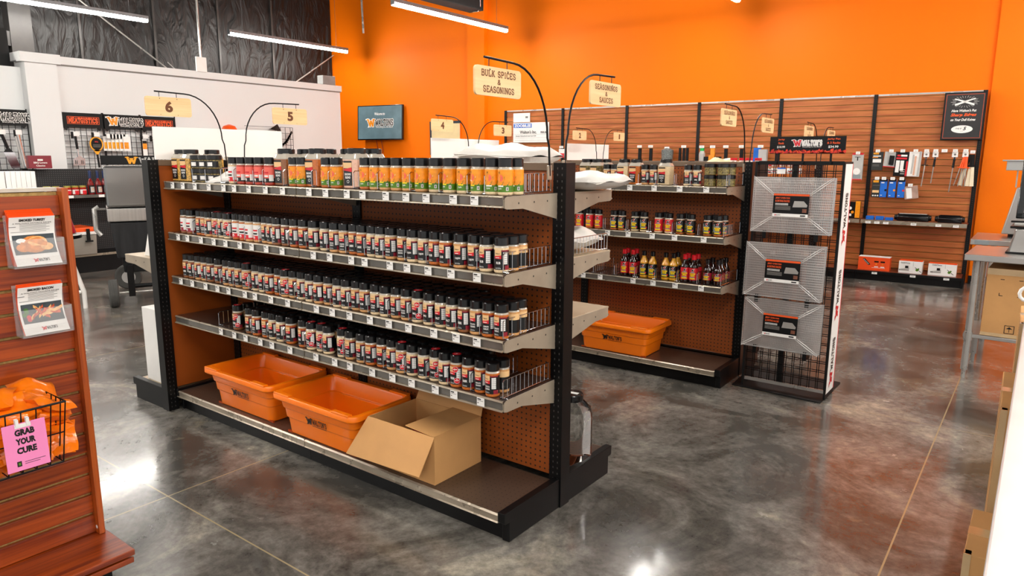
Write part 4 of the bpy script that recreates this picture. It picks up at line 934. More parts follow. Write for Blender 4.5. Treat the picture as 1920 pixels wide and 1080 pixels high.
steel('sharpening steel with brown and black handle hanging left of others', -.52, 1.6, .10, .36, mat('dark brown handle','#3a1f14',.35,var=.3), .06, guard=True, rod=mat('pale steel rod','#cfc9c2',.3,.6))
steel('thin sharpening steel with black handle, second from the left', -.425, 1.6, .12, .32, BLK, .06, r=.013)
t = wthing('price_holder', 'empty white price ticket on a peg between two sharpening steels', 'price ticket', -.335, 1.6); hook(t, .15, .06)
steel('long sharpening steel with black handle left of the orange ones', -.225, 1.6, .13, .42, BLK, .055, r=.014)
for i, (dx, tl) in enumerate(((-.03,.22),(-.01,.12),(.012,.03),(.03,-.02))):
    steel('orange handled thin steel, %s from left in a fan of four' % ordw(i), -.115+dx*.5, 1.6, .13, .35, ORH, tl, guard=True, hk=(i == 1), rr=.005, y=-.14-.012*i, group='orange handled steels in a fan')
for i, (dx, tl) in enumerate(((-.03,.22),(.0,.05),(.022,-.04))):
    o = wthing('wooden_mallet' if False else 'sleeved_knife', 'black handled knife in a cream sleeve, %s of three at the right post' % ordw(i), 'knife', -.02+dx*.4-.03, 1.585, 0, 'sleeved knives by the right post')
    T = Matrix.Translation((0,-.13-.012*i,0)) @ Matrix.Rotation(tl,4,'Y'); b = MB(); b.box(-.015,-.009,-.17,.015,.009,-.03,BLK,T); b.box(-.02,-.011,-.175,.02,.011,-.15,BLK,T); b.build('handle', o, bevel=.004)
    b = MB(); b.prism([(-.016,-.175),(.016,-.175),(.022,-.40),(-.022,-.40)], 'y', -.007, .007, mat('cream sleeve','#f2e2c4',.5), T); b.build('sleeve', o, bevel=.003)
    if i == 1: hook(o, .14)
pack('dark sharpener pack with yellow top in the lower row', -1.03, 1.262, .105, .24, DKG, parts=[('r',.1,.1,.7,.22,YLW),('r',.1,.36,.85,.38,GREYT),('b',.1,.62,.8,.75,LCREAM,.012),('c',.2,.9,.09,WHITE),('c',.45,.9,.09,WHITE),('c',.7,.9,.09,WHITE)], group='packs in the lower row')
for i, (x, cc) in enumerate(((-.952,BLK),(-.855,LORG),(-.755,REDC))):
    pack('blue hanging carton in the lower row, %s of three, with a round dot' % ordw(i), x, 1.262, .078, .235, BLU, d=.035, parts=[('r',.0,.03,1,.16,BLK),('r',.15,.2,.6,.26,WHITE),('c',.85,.62,.17,cc),('r',.15,.88,.4,.91,WHITE)], group='blue cartons in the lower row')
pack('small clear bag with white card and lens on the lowest peg', -.655, 1.185, .15, .17, mat('milky clear bag','#b99a8c',.2,var=.3,coat=.5), parts=[('b',.15,.2,.55,.95,WHITE,.006),('c',.35,.62,.09,BLK),('r',.2,.3,.45,.42,BLU)], tilt=-.15, d=.02)
# poster
t = wthing('framed_poster', 'black poster about sharp edges for dull knives, on the last slat bay', 'poster', -.19, 2.0, -.09)
b = MB(); b.box(-.21,-.012,-.275,.21,.012,.275,BLK); b.build('frame', t, bevel=.003)
f = planar((0,-.0135,0),(1,0,0),(0,0,1)); b = MB(); PK = mat('charcoal poster','#2c2a2b',.5,var=.1); ORL = mat('orange line','#e8571c',.5,var=.02)
b.rect(f,-.198,-.262,.198,.262,PK); 
for a in ((-.188,-.252,.188,-.249),(-.188,.249,.188,.252),(-.188,-.252,-.185,.252),(.185,-.252,.188,.252)): b.rect(f,*a,ORL,.0006)
for k in range(28):
    a = 2*PI*k/28; r0, r1 = (.08,.105) if k % 2 else (.085,.118); ca, sa = math.cos(a), math.sin(a)*.55
    n = (-.0018*math.sin(a), .0018*math.cos(a)); b.add([f(ca*r0*1.1+n[0],.165+sa*r0+n[1],.0006), f(ca*r1*1.2+n[0],.165+sa*r1*1.1+n[1],.0006), f(ca*r1*1.2-n[0],.165+sa*r1*1.1-n[1],.0006), f(ca*r0*1.1-n[0],.165+sa*r0-n[1],.0006)], [(0,1,2,3)], GRYC)
def knife2(sgn):
    R_ = lambda u, v: f(sgn*(u*math.cos(.33)-v*math.sin(.33)), .165+sgn*0+(u*math.sin(.33)+v*math.cos(.33)), .0010)
    b.add([R_(-.012,-.010), R_(.115,-.004), R_(.105,.006), R_(-.012,.012)], [(0,1,2,3)], WHITE); b.add([R_(-.105,-.012), R_(-.012,-.010), R_(-.012,.010), R_(-.10,.010)], [(0,1,2,3)], WHITE)
knife2(1); knife2(-1)
b.text("Have Walton's Put", .030, f, WHITE, width=.25, v0=.065, d=.0008, bold=.03, shear=.3); b.text('Sharp Edges', .046, f, ORL, width=.26, v0=.012, d=.0008, bold=.04, shear=.3); b.text('on Your Dull Knives', .030, f, WHITE, width=.25, v0=-.04, d=.0008, bold=.03, shear=.3)
b.disc(f, 0, -.15, .108, WHITE, .0006, 30, ry=.045); b.text('Only $', .020, f, INK, width=.06, u0=-.035, v0=-.143, d=.001, shear=.3); b.text('5', .04, f, INK, u0=.028, v0=-.143, d=.001, bold=.04, shear=.3); b.text('per knife', .008, f, GREYT, v0=-.173, d=.001)
b.build('poster_print', t)
# on the wall shelf
for i, (x, n) in enumerate(((-1.055,4),(-.945,4),(-.84,3))):
    for q in range(n):
        b = MB(); b.box(-.045,-.03,0,.045,.03,.011,BLU); o = b.build('sharpening_stone_box', bevel=.002); o.matrix_world = Matrix.Translation(wl(x+.003*(q%2),-.25,.751+q*.0115)) @ Matrix.Rotation(WANG,4,'Z')
        tag(o, 'flat blue box, %s from bottom in the %s blue pile on the wall shelf' % (ordw(q), ('left','middle','right')[i]), 'box', 'flat blue boxes piled on the wall shelf')
for x, w, lb in ((-.585,.40,'long black electric knife sharpener on the wall shelf, left of two'),(-.195,.31,'shorter black electric knife sharpener on the wall shelf near the right post')):
    t = wthing('knife_sharpener', lb, 'knife sharpener', x, .751, -.21, 'electric knife sharpeners on the wall shelf')
    b = MB(); pr = [(-.05,0),(.05,0),(.055,.03),(.045,.075),(.015,.09),(-.03,.085),(-.052,.055)]; b.prism(pr, 'x', -w/2+.03, w/2-.03, BLKG); b.build('housing', t, smooth=True, bevel=.008)
    b = MB(); b.box(-w/2+.05,-.035,.084,w/2-.05,.0,.092,GRYC if w > .35 else BLKG); b.build('guide_cover', t, bevel=.003)
    for s in (-1,1): b = MB(); b.lathe([(.012,-.03),(.03,-.025),(.035,.0),(.03,.02)], (s*(w/2-.025),0,.04), BLK, 16, ax='x'); b.build('end_cap', t, smooth=True)
def retail_box(label, x, w, h, d, front, top, deco, z=.121):
    t = wthing('retail_box', label, 'box', x, z, -.26, 'boxed sharpeners on the wall base shelf')
    b = MB(); b.box(-w/2,-d/2,0,w/2,d/2,h,front); b.box(-w/2-.0005,-d/2-.0005,h-.001,w/2+.0005,d/2,h+.0008,top); b.build('box_body', t)
    f = planar((0,-d/2-.001,0),(1,0,0),(0,0,1)); b = MB(); deco(b, f); b.build('print', t); return t
def d1(b, f):
    b.prism([(0,0),(1,0),(1,1),(0,1)], 'y', 0, 0, BLK) if False else None
    b.add([f(-.13,.135), f(-.105,.145), f(-.035,.07), f(-.06,.06)], [(0,1,2,3)], BLKG); b.add([f(-.125,.13,.0006), f(-.11,.137,.0006), f(-.05,.075,.0006), f(-.063,.069,.0006)], [(0,1,2,3)], GALV)
    for u in (.03,.10): b.rect(f,u-.025,.10,u+.025,.118,BLK); b.disc(f,u,.078,.009,LORG,.0005); b.rect(f,u-.022,.04,u+.022,.05,WHITE)
    b.rect(f,-.02,.03,.13,.034,WHITE,.0005)
def d2(b, f):
    b.text('ChefsChoice', .018, f, INK, width=.10, u0=-.055, v0=.125, bold=.01); b.rect(f,-.12,.03,-.01,.045,GALV,.0005); b.add([f(-.12,.045), f(-.01,.07), f(-.01,.045)], [(0,1,2)], GRYC); b.rect(f,-.055,.06,-.02,.09,BLK,.001)
    b.disc(f,.075,.045,.016,LGRN,.0005,8); b.disc(f,.09,.06,.010,LGRN,.0005,7); b.add([f(.05,.075), f(.055,.078), f(.125,.02), f(.118,.018)], [(0,1,2,3)], BLK); b.rect(f,.03,.09,.032,.14,GREYT)
RBX = mat('orange red retail box','#ee4f17',.45,var=.08)
retail_box('orange red sharpener box on the wall base shelf, leftmost', -.95, .355, .165, .16, RBX, WHITE, d1)
retail_box('white sharpener box with orange top, middle of the base shelf', -.545, .25, .15, .17, WHITE, RBX, d2)
retail_box('white sharpener box with orange top, rightmost on the base shelf', -.21, .29, .142, .15, WHITE, RBX, d2)
# bay left of the last: thermometer pack and orange tool pack
pack('grey and red dial thermometer pack hanging on the slat wall bay behind the rack', -1.275, 1.575, .13, .34, GRYC, parts=[('r',0,0,1,.07,REDC),('r',0,.96,1,1,REDC),('c',.5,.68,.33,WHITE),('c',.5,.68,.02,REDC),('r',.25,.14,.75,.16,INK),('r',.45,.16,.55,.28,INK),('r',.1,.8,.9,.94,LGRY)], d=.05)
t = wthing('tool_pack', 'orange and black tool pack on the wall shelf beside the rack', 'packet', -1.265, .751, -.2); b = MB(); b.box(-.08,-.04,0,.08,.04,.21,BLK); b.box(.03,-.045,.01,.085,-.03,.22,LORG); b.build('card', t); f = planar((0,-.046,0),(1,0,0),(0,0,1)); b = MB(); b.disc(f,-.03,.13,.02,WHITE); b.disc(f,.0,.08,.018,LORG,.001); b.rect(f,-.05,.03,-.01,.06,WHITE,.001); b.build('print', t)
# small hanging goods along the farther bays
FAR = [(-5.68,1.675,'w'),(-5.5,1.675,'w'),(-5.05,1.675,'w'),(-4.30,1.675,'k'),(-4.12,1.675,'k'),(-3.86,1.65,'m'),(-3.60,1.67,'kk'),(-3.33,1.665,'g'),(-3.17,1.665,'o'),(-2.98,1.665,'k'),(-2.76,1.665,'wk'),(-2.5,1.665,'c')]
nf = 0
for x, z, k in FAR:
    t = wthing('hanging_pack', {'w':'white topped pack','k':'black slim tool','m':'dark meshed bag','kk':'black handled tool group with orange foot','g':'bottle with green cap','o':'orange tool pack','wk':'white carded black tool','c':'blue and clear pack'}[k]+', %s from left on the farther slat bays' % ordw(nf), 'packet', x, z, 0, 'small goods on the farther slat bays'); nf += 1
    hook(t, .14, .075); b = MB()
    if k == 'w': b.box(-.05,-.15,-.17,.05,-.11,-.03,WHITE); b.box(-.052,-.153,-.17,.052,-.15,-.10,[LGRN,REDC,YLW][nf%3])
    elif k in ('k','wk'): b.box(-.022,-.15,-.25,.022,-.12,-.03,BLK); b.box(-.012,-.14,-.40,.012,-.13,-.25,BLKM); 
    elif k == 'm': b.lathe([(.03,0),(.09,-.03),(.08,-.2),(.05,-.24)][::-1], (0,-.13,0), mat('grey mesh bag','#6f7472',.4,var=.5,scale=60,coat=.3), 12)
    elif k == 'kk':
        for q in (-.06,0,.05): b.box(q-.016,-.15,-.22,q+.016,-.12,-.02,BLK)
        b.box(-.12,-.16,-.28,.10,-.1,-.22,LORG); b.box(-.1,-.165,-.34,.08,-.1,-.28,BLK)
    elif k == 'g': b.lathe([(.04,-.22),(.045,-.1),(.03,-.06)], (0,-.13,0), GRYC, 12); b.lathe([(.03,-.06),(.03,-.02),(.02,-.01)], (0,-.13,0), mat('green cap','#17b050',.4), 12)
    elif k == 'o': b.box(-.03,-.15,-.2,.03,-.12,-.01,LORG); b.box(-.12,-.16,-.24,.12,-.11,-.14,BLK); b.box(-.05,-.165,-.25,.03,-.11,-.12,LORG)
    else: b.box(-.09,-.16,-.26,.0,-.12,-.02,BLU); b.box(-.02,-.17,-.3,.09,-.1,-.04,GRYC)
    b.build('pack_body', t)
# big cheque and notice, wood noticeboard, television
t = wthing('novelty_cheque', 'oversized white novelty cheque with blue heading on the slat wall', 'poster', -6.36, 1.92, -.03)
b = MB(); b.box(-.36,-.006,-.165,.36,.006,.165,WHITE); b.build('board', t); f = planar((0,-.008,0),(1,0,0),(0,0,1)); b = MB()
b.rect(f,-.35,.08,.02,.15,BLU); b.text('ZOOBILEE', .05, f, WHITE, width=.34, u0=-.165, v0=.115, d=.0008, bold=.04); b.text("Walton's Inc.", .055, f, INK, width=.34, u0=-.05, v0=.01, d=.0008); b.text('700.00', .035, f, INK, width=.14, u0=.26, v0=-.0, d=.0008, shear=.3)
b.text('Seven Hundred and no/100', .02, f, GREYT, width=.42, u0=-.10, v0=-.055, d=.0008, shear=.3)
for v in (-.03,-.085,-.13): b.rect(f,-.33,v-.001,.33,v+.001,GREYT,.0005)
b.rect(f,-.36,-.165,.36,-.160,GRYC,.0006); b.build('writing', t)
t = wthing('notice_card', 'small white notice above the novelty cheque', 'notice', -6.55, 2.17, -.03); b = MB(); b.box(-.17,-.004,-.075,.17,.004,.075,WHITE); b.box(.08,-.0055,-.01,.13,-.004,.02,GREYT); b.build('card', t)
t = wthing('notice_board', 'pale wood panel with dark frame low on the orange wall behind sign 4', 'board', -8.35, 1.95, .08)
b = MB(); b.box(-.32,-.015,-.4,.36,0,.17,mat('pale birch','#e8cf9c',.5,var=.08,scale=3)); b.build('panel', t); b = MB(); b.box(-.34,-.02,.17,.38,.0,.215,BLUEB); b.box(-.36,-.02,-.4,-.32,.0,.215,BLUEB); b.build('frame', t)
t = wthing('television', 'wall mounted television with a greeting on its grey screen', 'television', -9.93, 2.17, -.0)
T = Matrix.Rotation(.10,4,'Z') @ Matrix.Rotation(-.05,4,'X'); b = MB(); b.box(-.565,-.045,-.335,.565,-.0,.335,BLKG,T); b.build('bezel', t, bevel=.004)
f0 = planar((0,-.0465,0),(1,0,0),(0,0,1)); f = lambda u, v, d=0: T @ f0(u,v,d); SCRN = mat('lit television screen','#46565a',.35,var=.4,scale=4,emit=0)
SCRN.node_tree.nodes['Principled BSDF'].inputs['Emission Color'].default_value = (.16,.26,.30,1); SCRN.node_tree.nodes['Principled BSDF'].inputs['Emission Strength'].default_value = .3
b = MB(); b.rect(f,-.545,-.312,.545,.318,SCRN); b.build('screen', t); b = MB(); b.text('Welcome to', .055, f, WHITE, width=.26, v0=.17, d=.001); logo(b, f, .11, LORG, INK, WHITE, u0=.0, v0=.0, d=.001, tag_=WHITE, apos=False); b.build('screen_picture', t)
b = MB(); b.box(-.1,-.0,-.1,.1,.09,.1,BLKM); b.build('wall_mount', t)
for q in (-.2,-.06): b = MB(); b.tube([(q,.05,-.33),(q+.02,.07,-.5),(q+.01,.08,-.7)], .006, mat('red brown cable','#7a1c10',.5), 6); b.build('cable', t)
# heater and conduit high on the orange wall
t = thing('unit_heater', 'black ceiling heater casing hanging at the top edge before orange wall', 'heater', (-6.055,6.06,3.8))
b = MB(); b.box(-.145,-.70,.0,.145,.70,.5,mat('heater casing black','#0a0a0a',.85)); b.build('casing', t, bevel=.01); b = MB(); b.tube([(.143,.60,.6),(.143,.62,.06),(.10,.62,-.012),(.0,.60,-.014)], .010, CHROME, 8); b.build('pipe', t, smooth=True)
b = MB(); b.tube([(-8.6,6.6,5.4),(-8.6,6.6,4.2),(-8.58,6.6,3.7)], .018, GALV, 8); tag(b.build('conduit', smooth=True), 'thin silver conduit hanging down before the orange wall', 'pipe')

# ------------------------------------------------------------ jerky rack display
t = thing('display_rack', 'black wire display rack with header holding jerky racks', 'display rack', (0,0,0))
b = MB(); b.box(-.0,2.10,0,.615,2.62,.006,BLKM) if False else b.prism([(.03,2.11),(.597,2.085),(.60,2.60),(.0,2.64)], 'z', 0, .008, BLKM); b.build('base_plate', t, bevel=.002)
for x, mm in ((.085,BLKM),(.600,BLKM)):
    b = MB(); b.box(x-.006,2.15,.008,x+.006,2.36,1.475,mm); b.build('side_panel', t)
b = MB(); b.box(.6061,2.165,.04,.6069,2.345,1.462,WHITE); b.box(.6061,2.345,.04,.6072,2.36,1.462,REDC); o = b.build('side_graphic', t)
b = MB()
for zc in (1.13,.66,.23):
    b = MB(); f = planar((.6075,2.255,zc),(0,0,1),(0,-1,0)); logo(b, f, .052, REDC, INK, u0=.0, d=0, apos=False); b.build('lettering', o)
def grid(b, x0, x1, z0, z1, y, sx, sz, r=.0028, m=BLK, double=False):
    n = round((x1-x0)/sx)
    for i in range(n+1):
        x = x0+(x1-x0)*i/n
        for q in ((-.006,.006) if double else (0,)): b.box(x+q-r*.7,y-r*.7,z0,x+q+r*.7,y+r*.7,z1,m)
    n = round((z1-z0)/sz)
    for i in range(n+1):
        z = z0+(z1-z0)*i/n
        for q in ((-.006,.006) if double else (0,)): b.box(x0,y-r*.7,z+q-r*.7,x1,y+r*.7,z+q+r*.7,m)
b = MB(); grid(b, .091, .594, .06, 1.47, 2.18, .0503, .06, double=True, r=.003); b.box(.091,2.172,.04,.594,2.190,.06,GALV); b.box(.091,2.17,1.455,.594,2.19,1.475,BLK); b.box(.30,2.185,.06,.33,2.2,1.47,BLK); b.build('wire_grid', t)
b = MB()
for x in (.2,.36,.52): b.box(x-.006,2.155,1.46,x+.006,2.165,1.53,BLK)
b.box(.16,2.15,1.522,.598,2.162,1.625,BLK); hd = b.build('header', t, bevel=.002)
f = planar((.379,2.1495,1.574),(1,0,0),(0,0,1)); b = MB()
logo(b, f, .028, LRED, WHITE, WHITE, u0=.0, v0=.012, d=0, tag_=WHITE)
b.text('Jerky', .013, f, ORL, u0=-.150, v0=.033, width=.04, bold=.03); b.text('Rack', .013, f, ORL, u0=-.150, v0=.012, width=.034, bold=.03); b.text('$10.99', .016, f, WHITE, u0=-.150, v0=-.012, width=.048, bold=.02)
b.text('Jerky Pan', .013, f, ORL, u0=.152, v0=.033, width=.072, bold=.03); b.text('& 3 Racks', .013, f, ORL, u0=.152, v0=.012, width=.072, bold=.03); b.text('$34.99', .016, f, WHITE, u0=.152, v0=-.012, width=.056, bold=.02)
rr_ = random.Random(5); JK = mat('red meat strips','#d8341c',.5,var=.5,scale=60)
for k in range(44):
    u = -.212+k*.0099; h_ = .008+.016*abs(math.sin(k*1.7))*rr_.random(); b.add([f(u-.010,-.049,.0005), f(u+.010,-.049,.0005), f(u+.012*rr_.random(),-.049+h_+.006,.0005), f(u-.006,-.049+h_,.0005)], [(0,1,2,3)], JK)
for k in range(90):
    b.disc(f, rr_.uniform(-.212,.212), -.046+rr_.uniform(0,.014)*rr_.random(), rr_.uniform(.003,.007), [JK,ORL,LRED,mat('dark red meat','#8f1c12',.5)][k%4], .0007+k*.00001, 7, ry=rr_.uniform(.003,.006))
b.build('header_print', hd)
b = MB(); b.box(.225,2.12,1.40,.275,2.122,1.438,WHITE); b.box(.225,2.1192,1.430,.275,2.12,1.438,BLU); b.tube([(.28,2.125,1.42),(.31,2.17,1.42)], .003, CHROME, 5); b.build('price_tag', t)
WRAP = mat('glossy film wrap', '#d9d6d4', .1, var=.1, alpha=.07, coat=.4)
WIRE = mat('bright tray wire', '#dddbd9', .3, .75, var=.1)
for i, (x, z, tl) in enumerate(((.333,1.21,-.035),(.312,.80,-.05),(.322,.455,-.05))):
    o = thing('jerky_rack', 'silver wire jerky rack wrapped in film, %s one on the black rack' % ('top','middle','bottom')[i], 'jerky rack', (x,2.115,z), 0, 'film wrapped jerky racks')
    o.rotation_euler = (tl, .0, 0)
    w, h = .47, .335 if i < 2 else .31
    b = MB()
    for layer in range(3):
        y = .018-layer*.022
        nx = 44; nz = 22
        for k in range(nx+1): xx = -w/2+w*k/nx; b.box(xx-.0011,y-.001,-h/2,xx+.0011,y+.001,h/2,WIRE)
        for k in range(nz+1): zz = -h/2+h*k/nz; b.box(-w/2,y-.0025,zz-.0011,w/2,y-.0005,zz+.0011,WIRE)
        b.tube([(-w/2,y,-h/2),(w/2,y,-h/2),(w/2,y,h/2),(-w/2,y,h/2)], .003, WIRE, 6, closed=True)
    b.build('wire_rack', o)
    b = MB(); b.box(-w/2-.004,-.034,-h/2-.004,w/2+.004,.026,h/2+.004,WRAP)
    for (ax_, az, bx_, bz) in ((-w/2,h/2,-.10,.06),(w/2,h/2,.10,.06),(w/2,-h/2,.10,-.07),(-w/2,-h/2,-.10,-.07)):
        for q in (-.004,.006): b.tube([(ax_,-.036,az+q),((ax_+bx_)/2,-.0385,(az+bz)/2+q*1.5),(bx_,-.037,bz+q)], [.001,.0028,.001], mat('film crease','#f2f0ee',.15,var=.05,coat=1), 5)
    b.build('film_wrap', o)
    b = MB(); b.box(-.105,-.040,-.07,.105,-.0375,.07,BLK); lc = b.build('label_card', o)
    f = planar((0,-.0405,0),(1,0,0),(0,0,1)); b = MB(); b.rect(f,-.105,.058,.105,.07,ORL); b.rect(f,-.105,-.07,.105,-.050,WHITE); b.text('JERKY OVEN PAN', .013, f, ORL, width=.085, u0=-.05, v0=.043, d=.0005, bold=.03); b.text('& DRYING RACKS', .013, f, ORL, width=.085, u0=-.05, v0=.026, d=.0005, bold=.03)
    for v in (.008,.001,-.009,-.015,-.021,-.027): b.rect(f,-.092,v,-.015 if v > 0 else .0,v+.003,WHITE if v > 0 else GREYT,.0005)
    b.add([f(.012,-.01,.0006), f(.020,.028,.0006), f(.075,.028,.0006), f(.098,.004,.0006), f(.095,-.008,.0006)], [(0,1,2,3,4)], GALV); b.rect(f,.070,-.04,.095,-.018,mat('brown photo','#7a4a36',.5,var=.3,scale=80),.0006); logo(b, f, .006, REDC, INK, u0=-.075, v0=-.060, d=.0006); b.rect(f,.06,-.064,.09,-.056,INK,.0006)
    b.build('print', lc)
    for q in (-.155,.155): b = MB(); b.box(q-.012,-.01,-h/2-.045,q+.012,.055,-h/2+.005,BLK); b.build('support_bracket', o)
# ------------------------------------------------------------ grid panels with barbecue tools on the white partition
def gridpanel(y0, y1, label, kind):
    X = -9.09; t = thing('grid_wall_panel', label, 'wire panel', (X,y0,0), 0, 'wire grid panels on the white partition'); w = y1-y0
    b = MB(); n = round(w/.0762)
    for i in range(n+1): y = w*i/n; b.box(-.003,y-.003,.4,.003,y+.003,2.05,BLK)
    k = 0
    while .4+k*.0762 < 2.05: z = .4+k*.0762; b.box(-.003,0,z-.003,.003,w,z+.003,BLK); k += 1
    b.box(-.006,-.006,.4,.006,.006,2.09,BLK); b.box(-.006,w-.006,.4,.006,w+.006,2.09,BLK); b.build('wire_grid', t)
    b = MB(); b.box(.01,.0,1.88,.03,w-.012,2.075,BLKM); h = b.build('header', t)
    for q in (.04, w-.05): b = MB(); b.prism([(q-.03,1.88),(q+.03,1.88),(q,1.84)], 'x', .0, .02, BLK); b.build('header_clip', t)
    f = planar((.031,w/2,1.975),(0,1,0),(0,0,1)); b = MB()
    if kind == 'm':
        b.slab('MEATGISTICS', .062, f, ORL, width=w*.72, thick=.26)
        b.rect(f,-w*.4,-.05,w*.4,-.045,ORL); b.rect(f,-w*.4,.045,w*.4,.05,ORL); b.rect(f,-w*.4,-.05,-w*.4+.006,.05,ORL); b.rect(f,w*.4-.006,-.05,w*.4,.05,ORL)
    else: logo(b, f, .082, LORG, INK, WHITE, u0=.03, v0=.01, tag_=WHITE)
    b.build('header_print', h); return t
gridpanel(1.70,2.21,'left wire grid panel with MEATGISTICS header, beside the white pilaster','m')
gridpanel(2.225,2.725,'middle wire grid panel with the W logo header','w')
gridpanel(2.74,3.25,'right wire grid panel with MEATGISTICS header, partly behind sign 6','m')
gridpanel(.79,1.29,'wire grid panel at the left edge, beyond the pilaster','w')
gridpanel(4.55,5.45,'plain wire grid panel behind the near header board','m') if False else None
def htool(name, label, y, z, fn):
    t = thing(name, label, 'barbecue tool', (-9.08,y,z), 0, 'barbecue tools on the wire grid'); 
    b = MB(); b.box(.0,-.015,-.06,.012,.015,.03,BLK); b.tube([(0,0,0),(.14,0,.0)], .004, CHROME, 5); b.box(.14,-.035,-.03,.142,.035,.03,WHITE); b.build('peg_hook', t); fn(t)
def T1(t):
    b = MB(); b.tube([(.1,0,-.02),(.1,.01,-.2)], .017, BLK, 8); b.build('handle', t); b = MB(); b.tube([(.1,.01,-.2),(.1,.015,-.3)], .010, CHROME, 6); b.prism([(-.06,-.42),(.09,-.42),(.095,-.33),(.03,-.29),(-.05,-.33)], 'x', .095, .1, CHROME); b.build('blade', t)
    b = MB()
    for q in (-.03,-.01,.045,.065): b.box(.1005,q-.004,-.40,.101,q+.004,-.35,INK)
    b.build('slots', t)
htool('spatula','slotted steel spatula with black handle on the left grid panel', 1.80,1.79,T1)
def T2(t):
    f = planar((.1,0,-.13),(0,1,0),(0,0,1)); b = MB(); b.prism([(.088*math.cos(a*PI/10),-.13+.10*math.sin(a*PI/10)) for a in range(20)], 'x', .09, .10, YLW); b.prism([(-.05,-.21),(.05,-.21),(.012,-.27),(-.012,-.27)], 'x', .09,.10,YLW); b.build('paddle', t)
    b = MB(); b.prism([(.070*math.cos(a*PI/10),-.13+.083*math.sin(a*PI/10)) for a in range(20)], 'x', .10, .104, BLKM); b.text('BBQ', .02, planar((.105,0,-.10),(0,1,0),(0,0,1)), REDC); 
    for v in (-.14,-.155,-.17): b.box(.1045,-.05,v-.003,.105,.05,v+.003,GREYT)
    b.build('label_card', t); b = MB(); b.tube([(.095,0,-.27),(.095,.01,-.45)], .014, BLK, 8); b.build('handle', t)
htool('grill_brush','orange framed oval tool with dark card on the left grid panel', 2.06,1.79,T2)
for i in range(6):
    def T3(t, i=i): b = MB(); b.box(.05+.02*i,-.05,-.2,.055+.02*i,.05,-.0,WHITE); b.box(.056+.02*i,-.04,-.17,.057+.02*i,.02,-.08,YLW if i < 4 else LORG); b.build('card', t)
    htool('spice_card','white and orange hanging packet, %s of six on the middle grid panel' % ordw(i), 2.22+i*.045,1.77,T3)
def T4(t): b = MB(); b.box(.09,-.03,-.30,.095,.03,-.04,WHITE); b.box(.096,-.03,-.18,.097,.03,-.1,LORG); b.box(.096,-.03,-.1,.097,.03,-.06,BLK); b.build('card', t)
htool('thermometer_card','white carded tool with orange band near the black post', 2.72,1.78,T4)
def T5(t): b = MB(); b.tube([(.1,0,-.02),(.1,0,-.45)], .02, BLK, 8); b.build('handle', t)
htool('grill_tool','black handled grill tool just left of the white header board', 2.86,1.77,T5); htool('grill_tool','second black handled grill tool at the header board edge', 3.0,1.77,T5)
def T6(t):
    b = MB(); b.tube([(.1,0,-.02),(.1,.05,-.2)], .02, BLK, 8); b.build('handle', t); b = MB(); b.prism([(.0,-.25),(.12,-.25),(.17,-.45),(.07,-.45)], 'x', .095, .1, CHROME); b.prism([(-.0,-.25),(.11,-.25),(.07,-.2),(.04,-.2)],'x',.093,.102,BLK); b.build('blade', t)
htool('grill_scraper','broad steel grill scraper with black handle at left edge', .95,1.79,T6)
def T7(t): b = MB(); b.tube([(.1,0,-.02),(.1,.05,-.48)], .02, CHROME, 8); b.tube([(.1,-.03,-.05),(.1,.02,-.45)], .012, GRYC, 8); b.build('tongs_arm', t)
htool('tongs','silver tongs hanging beside the pilaster', 1.13,1.79,T7)
# router box etc on the partition cap
t = thing('wall_box', 'white square box hanging on a conduit above the partition', 'box', (-9.08,3.745,2.9)); b = MB(); b.box(-.03,-.085,-.11,.0,.085,.11,WHITE); b.build('box_body', t, bevel=.004); b = MB(); b.tube([(-.015,0,.11),(-.015,0,2.5)], .018, GALV, 8); b.build('conduit', t)
tag(boxthing('junction_box','','box',-9.28,6.08,2.80,-9.12,6.36,2.96,mat('grey box','#8b8a88',.5)), 'grey box on the partition cap near the orange wall', 'box')
# wing shaped cut-outs and orange ball on top of something behind the header board
t = thing('wing_sign', 'black metal wing cut-outs on a wire panel above the header board', 'wall sign', (-9.05,5.0,1.9)); b = MB()
for k in range(7): b.add([(0,.05,-.30+k*.02), (0,.30-k*.02,-.0-k*.035+.05), (0,.32-k*.02,-.03-k*.035+.05)], [(0,1,2)], INK); b.add([(0,-.15,.05+k*.004),(0,.02+k*.012,.15-k*.02),(0,.04+k*.012,.13-k*.02)], [(0,1,2)], INK)
b.build('wing', t); b = MB(); grid(b, 0, 0, 0, 0, 0, 1, 1) if False else None
for y in (-.02,.08,.18,.28,.33): b.box(-.012,y-.003,-.7,-.006,y+.003,.1,BLK)
for z in (-.5,-.4,-.3,-.2,-.1,.0,.1): b.box(-.012,-.6,z-.003,-.006,.33,z+.003,BLK)
b.build('wire_grid', t)
b = MB(); b.lathe([(.02,-.07),(.09,-.05),(.12,0),(.09,.05),(.02,.075)], (-9.0,4.09,1.93), ORH, 18); tag(b.build('helmet', smooth=True), 'round orange cap showing above the near header board', 'cap')

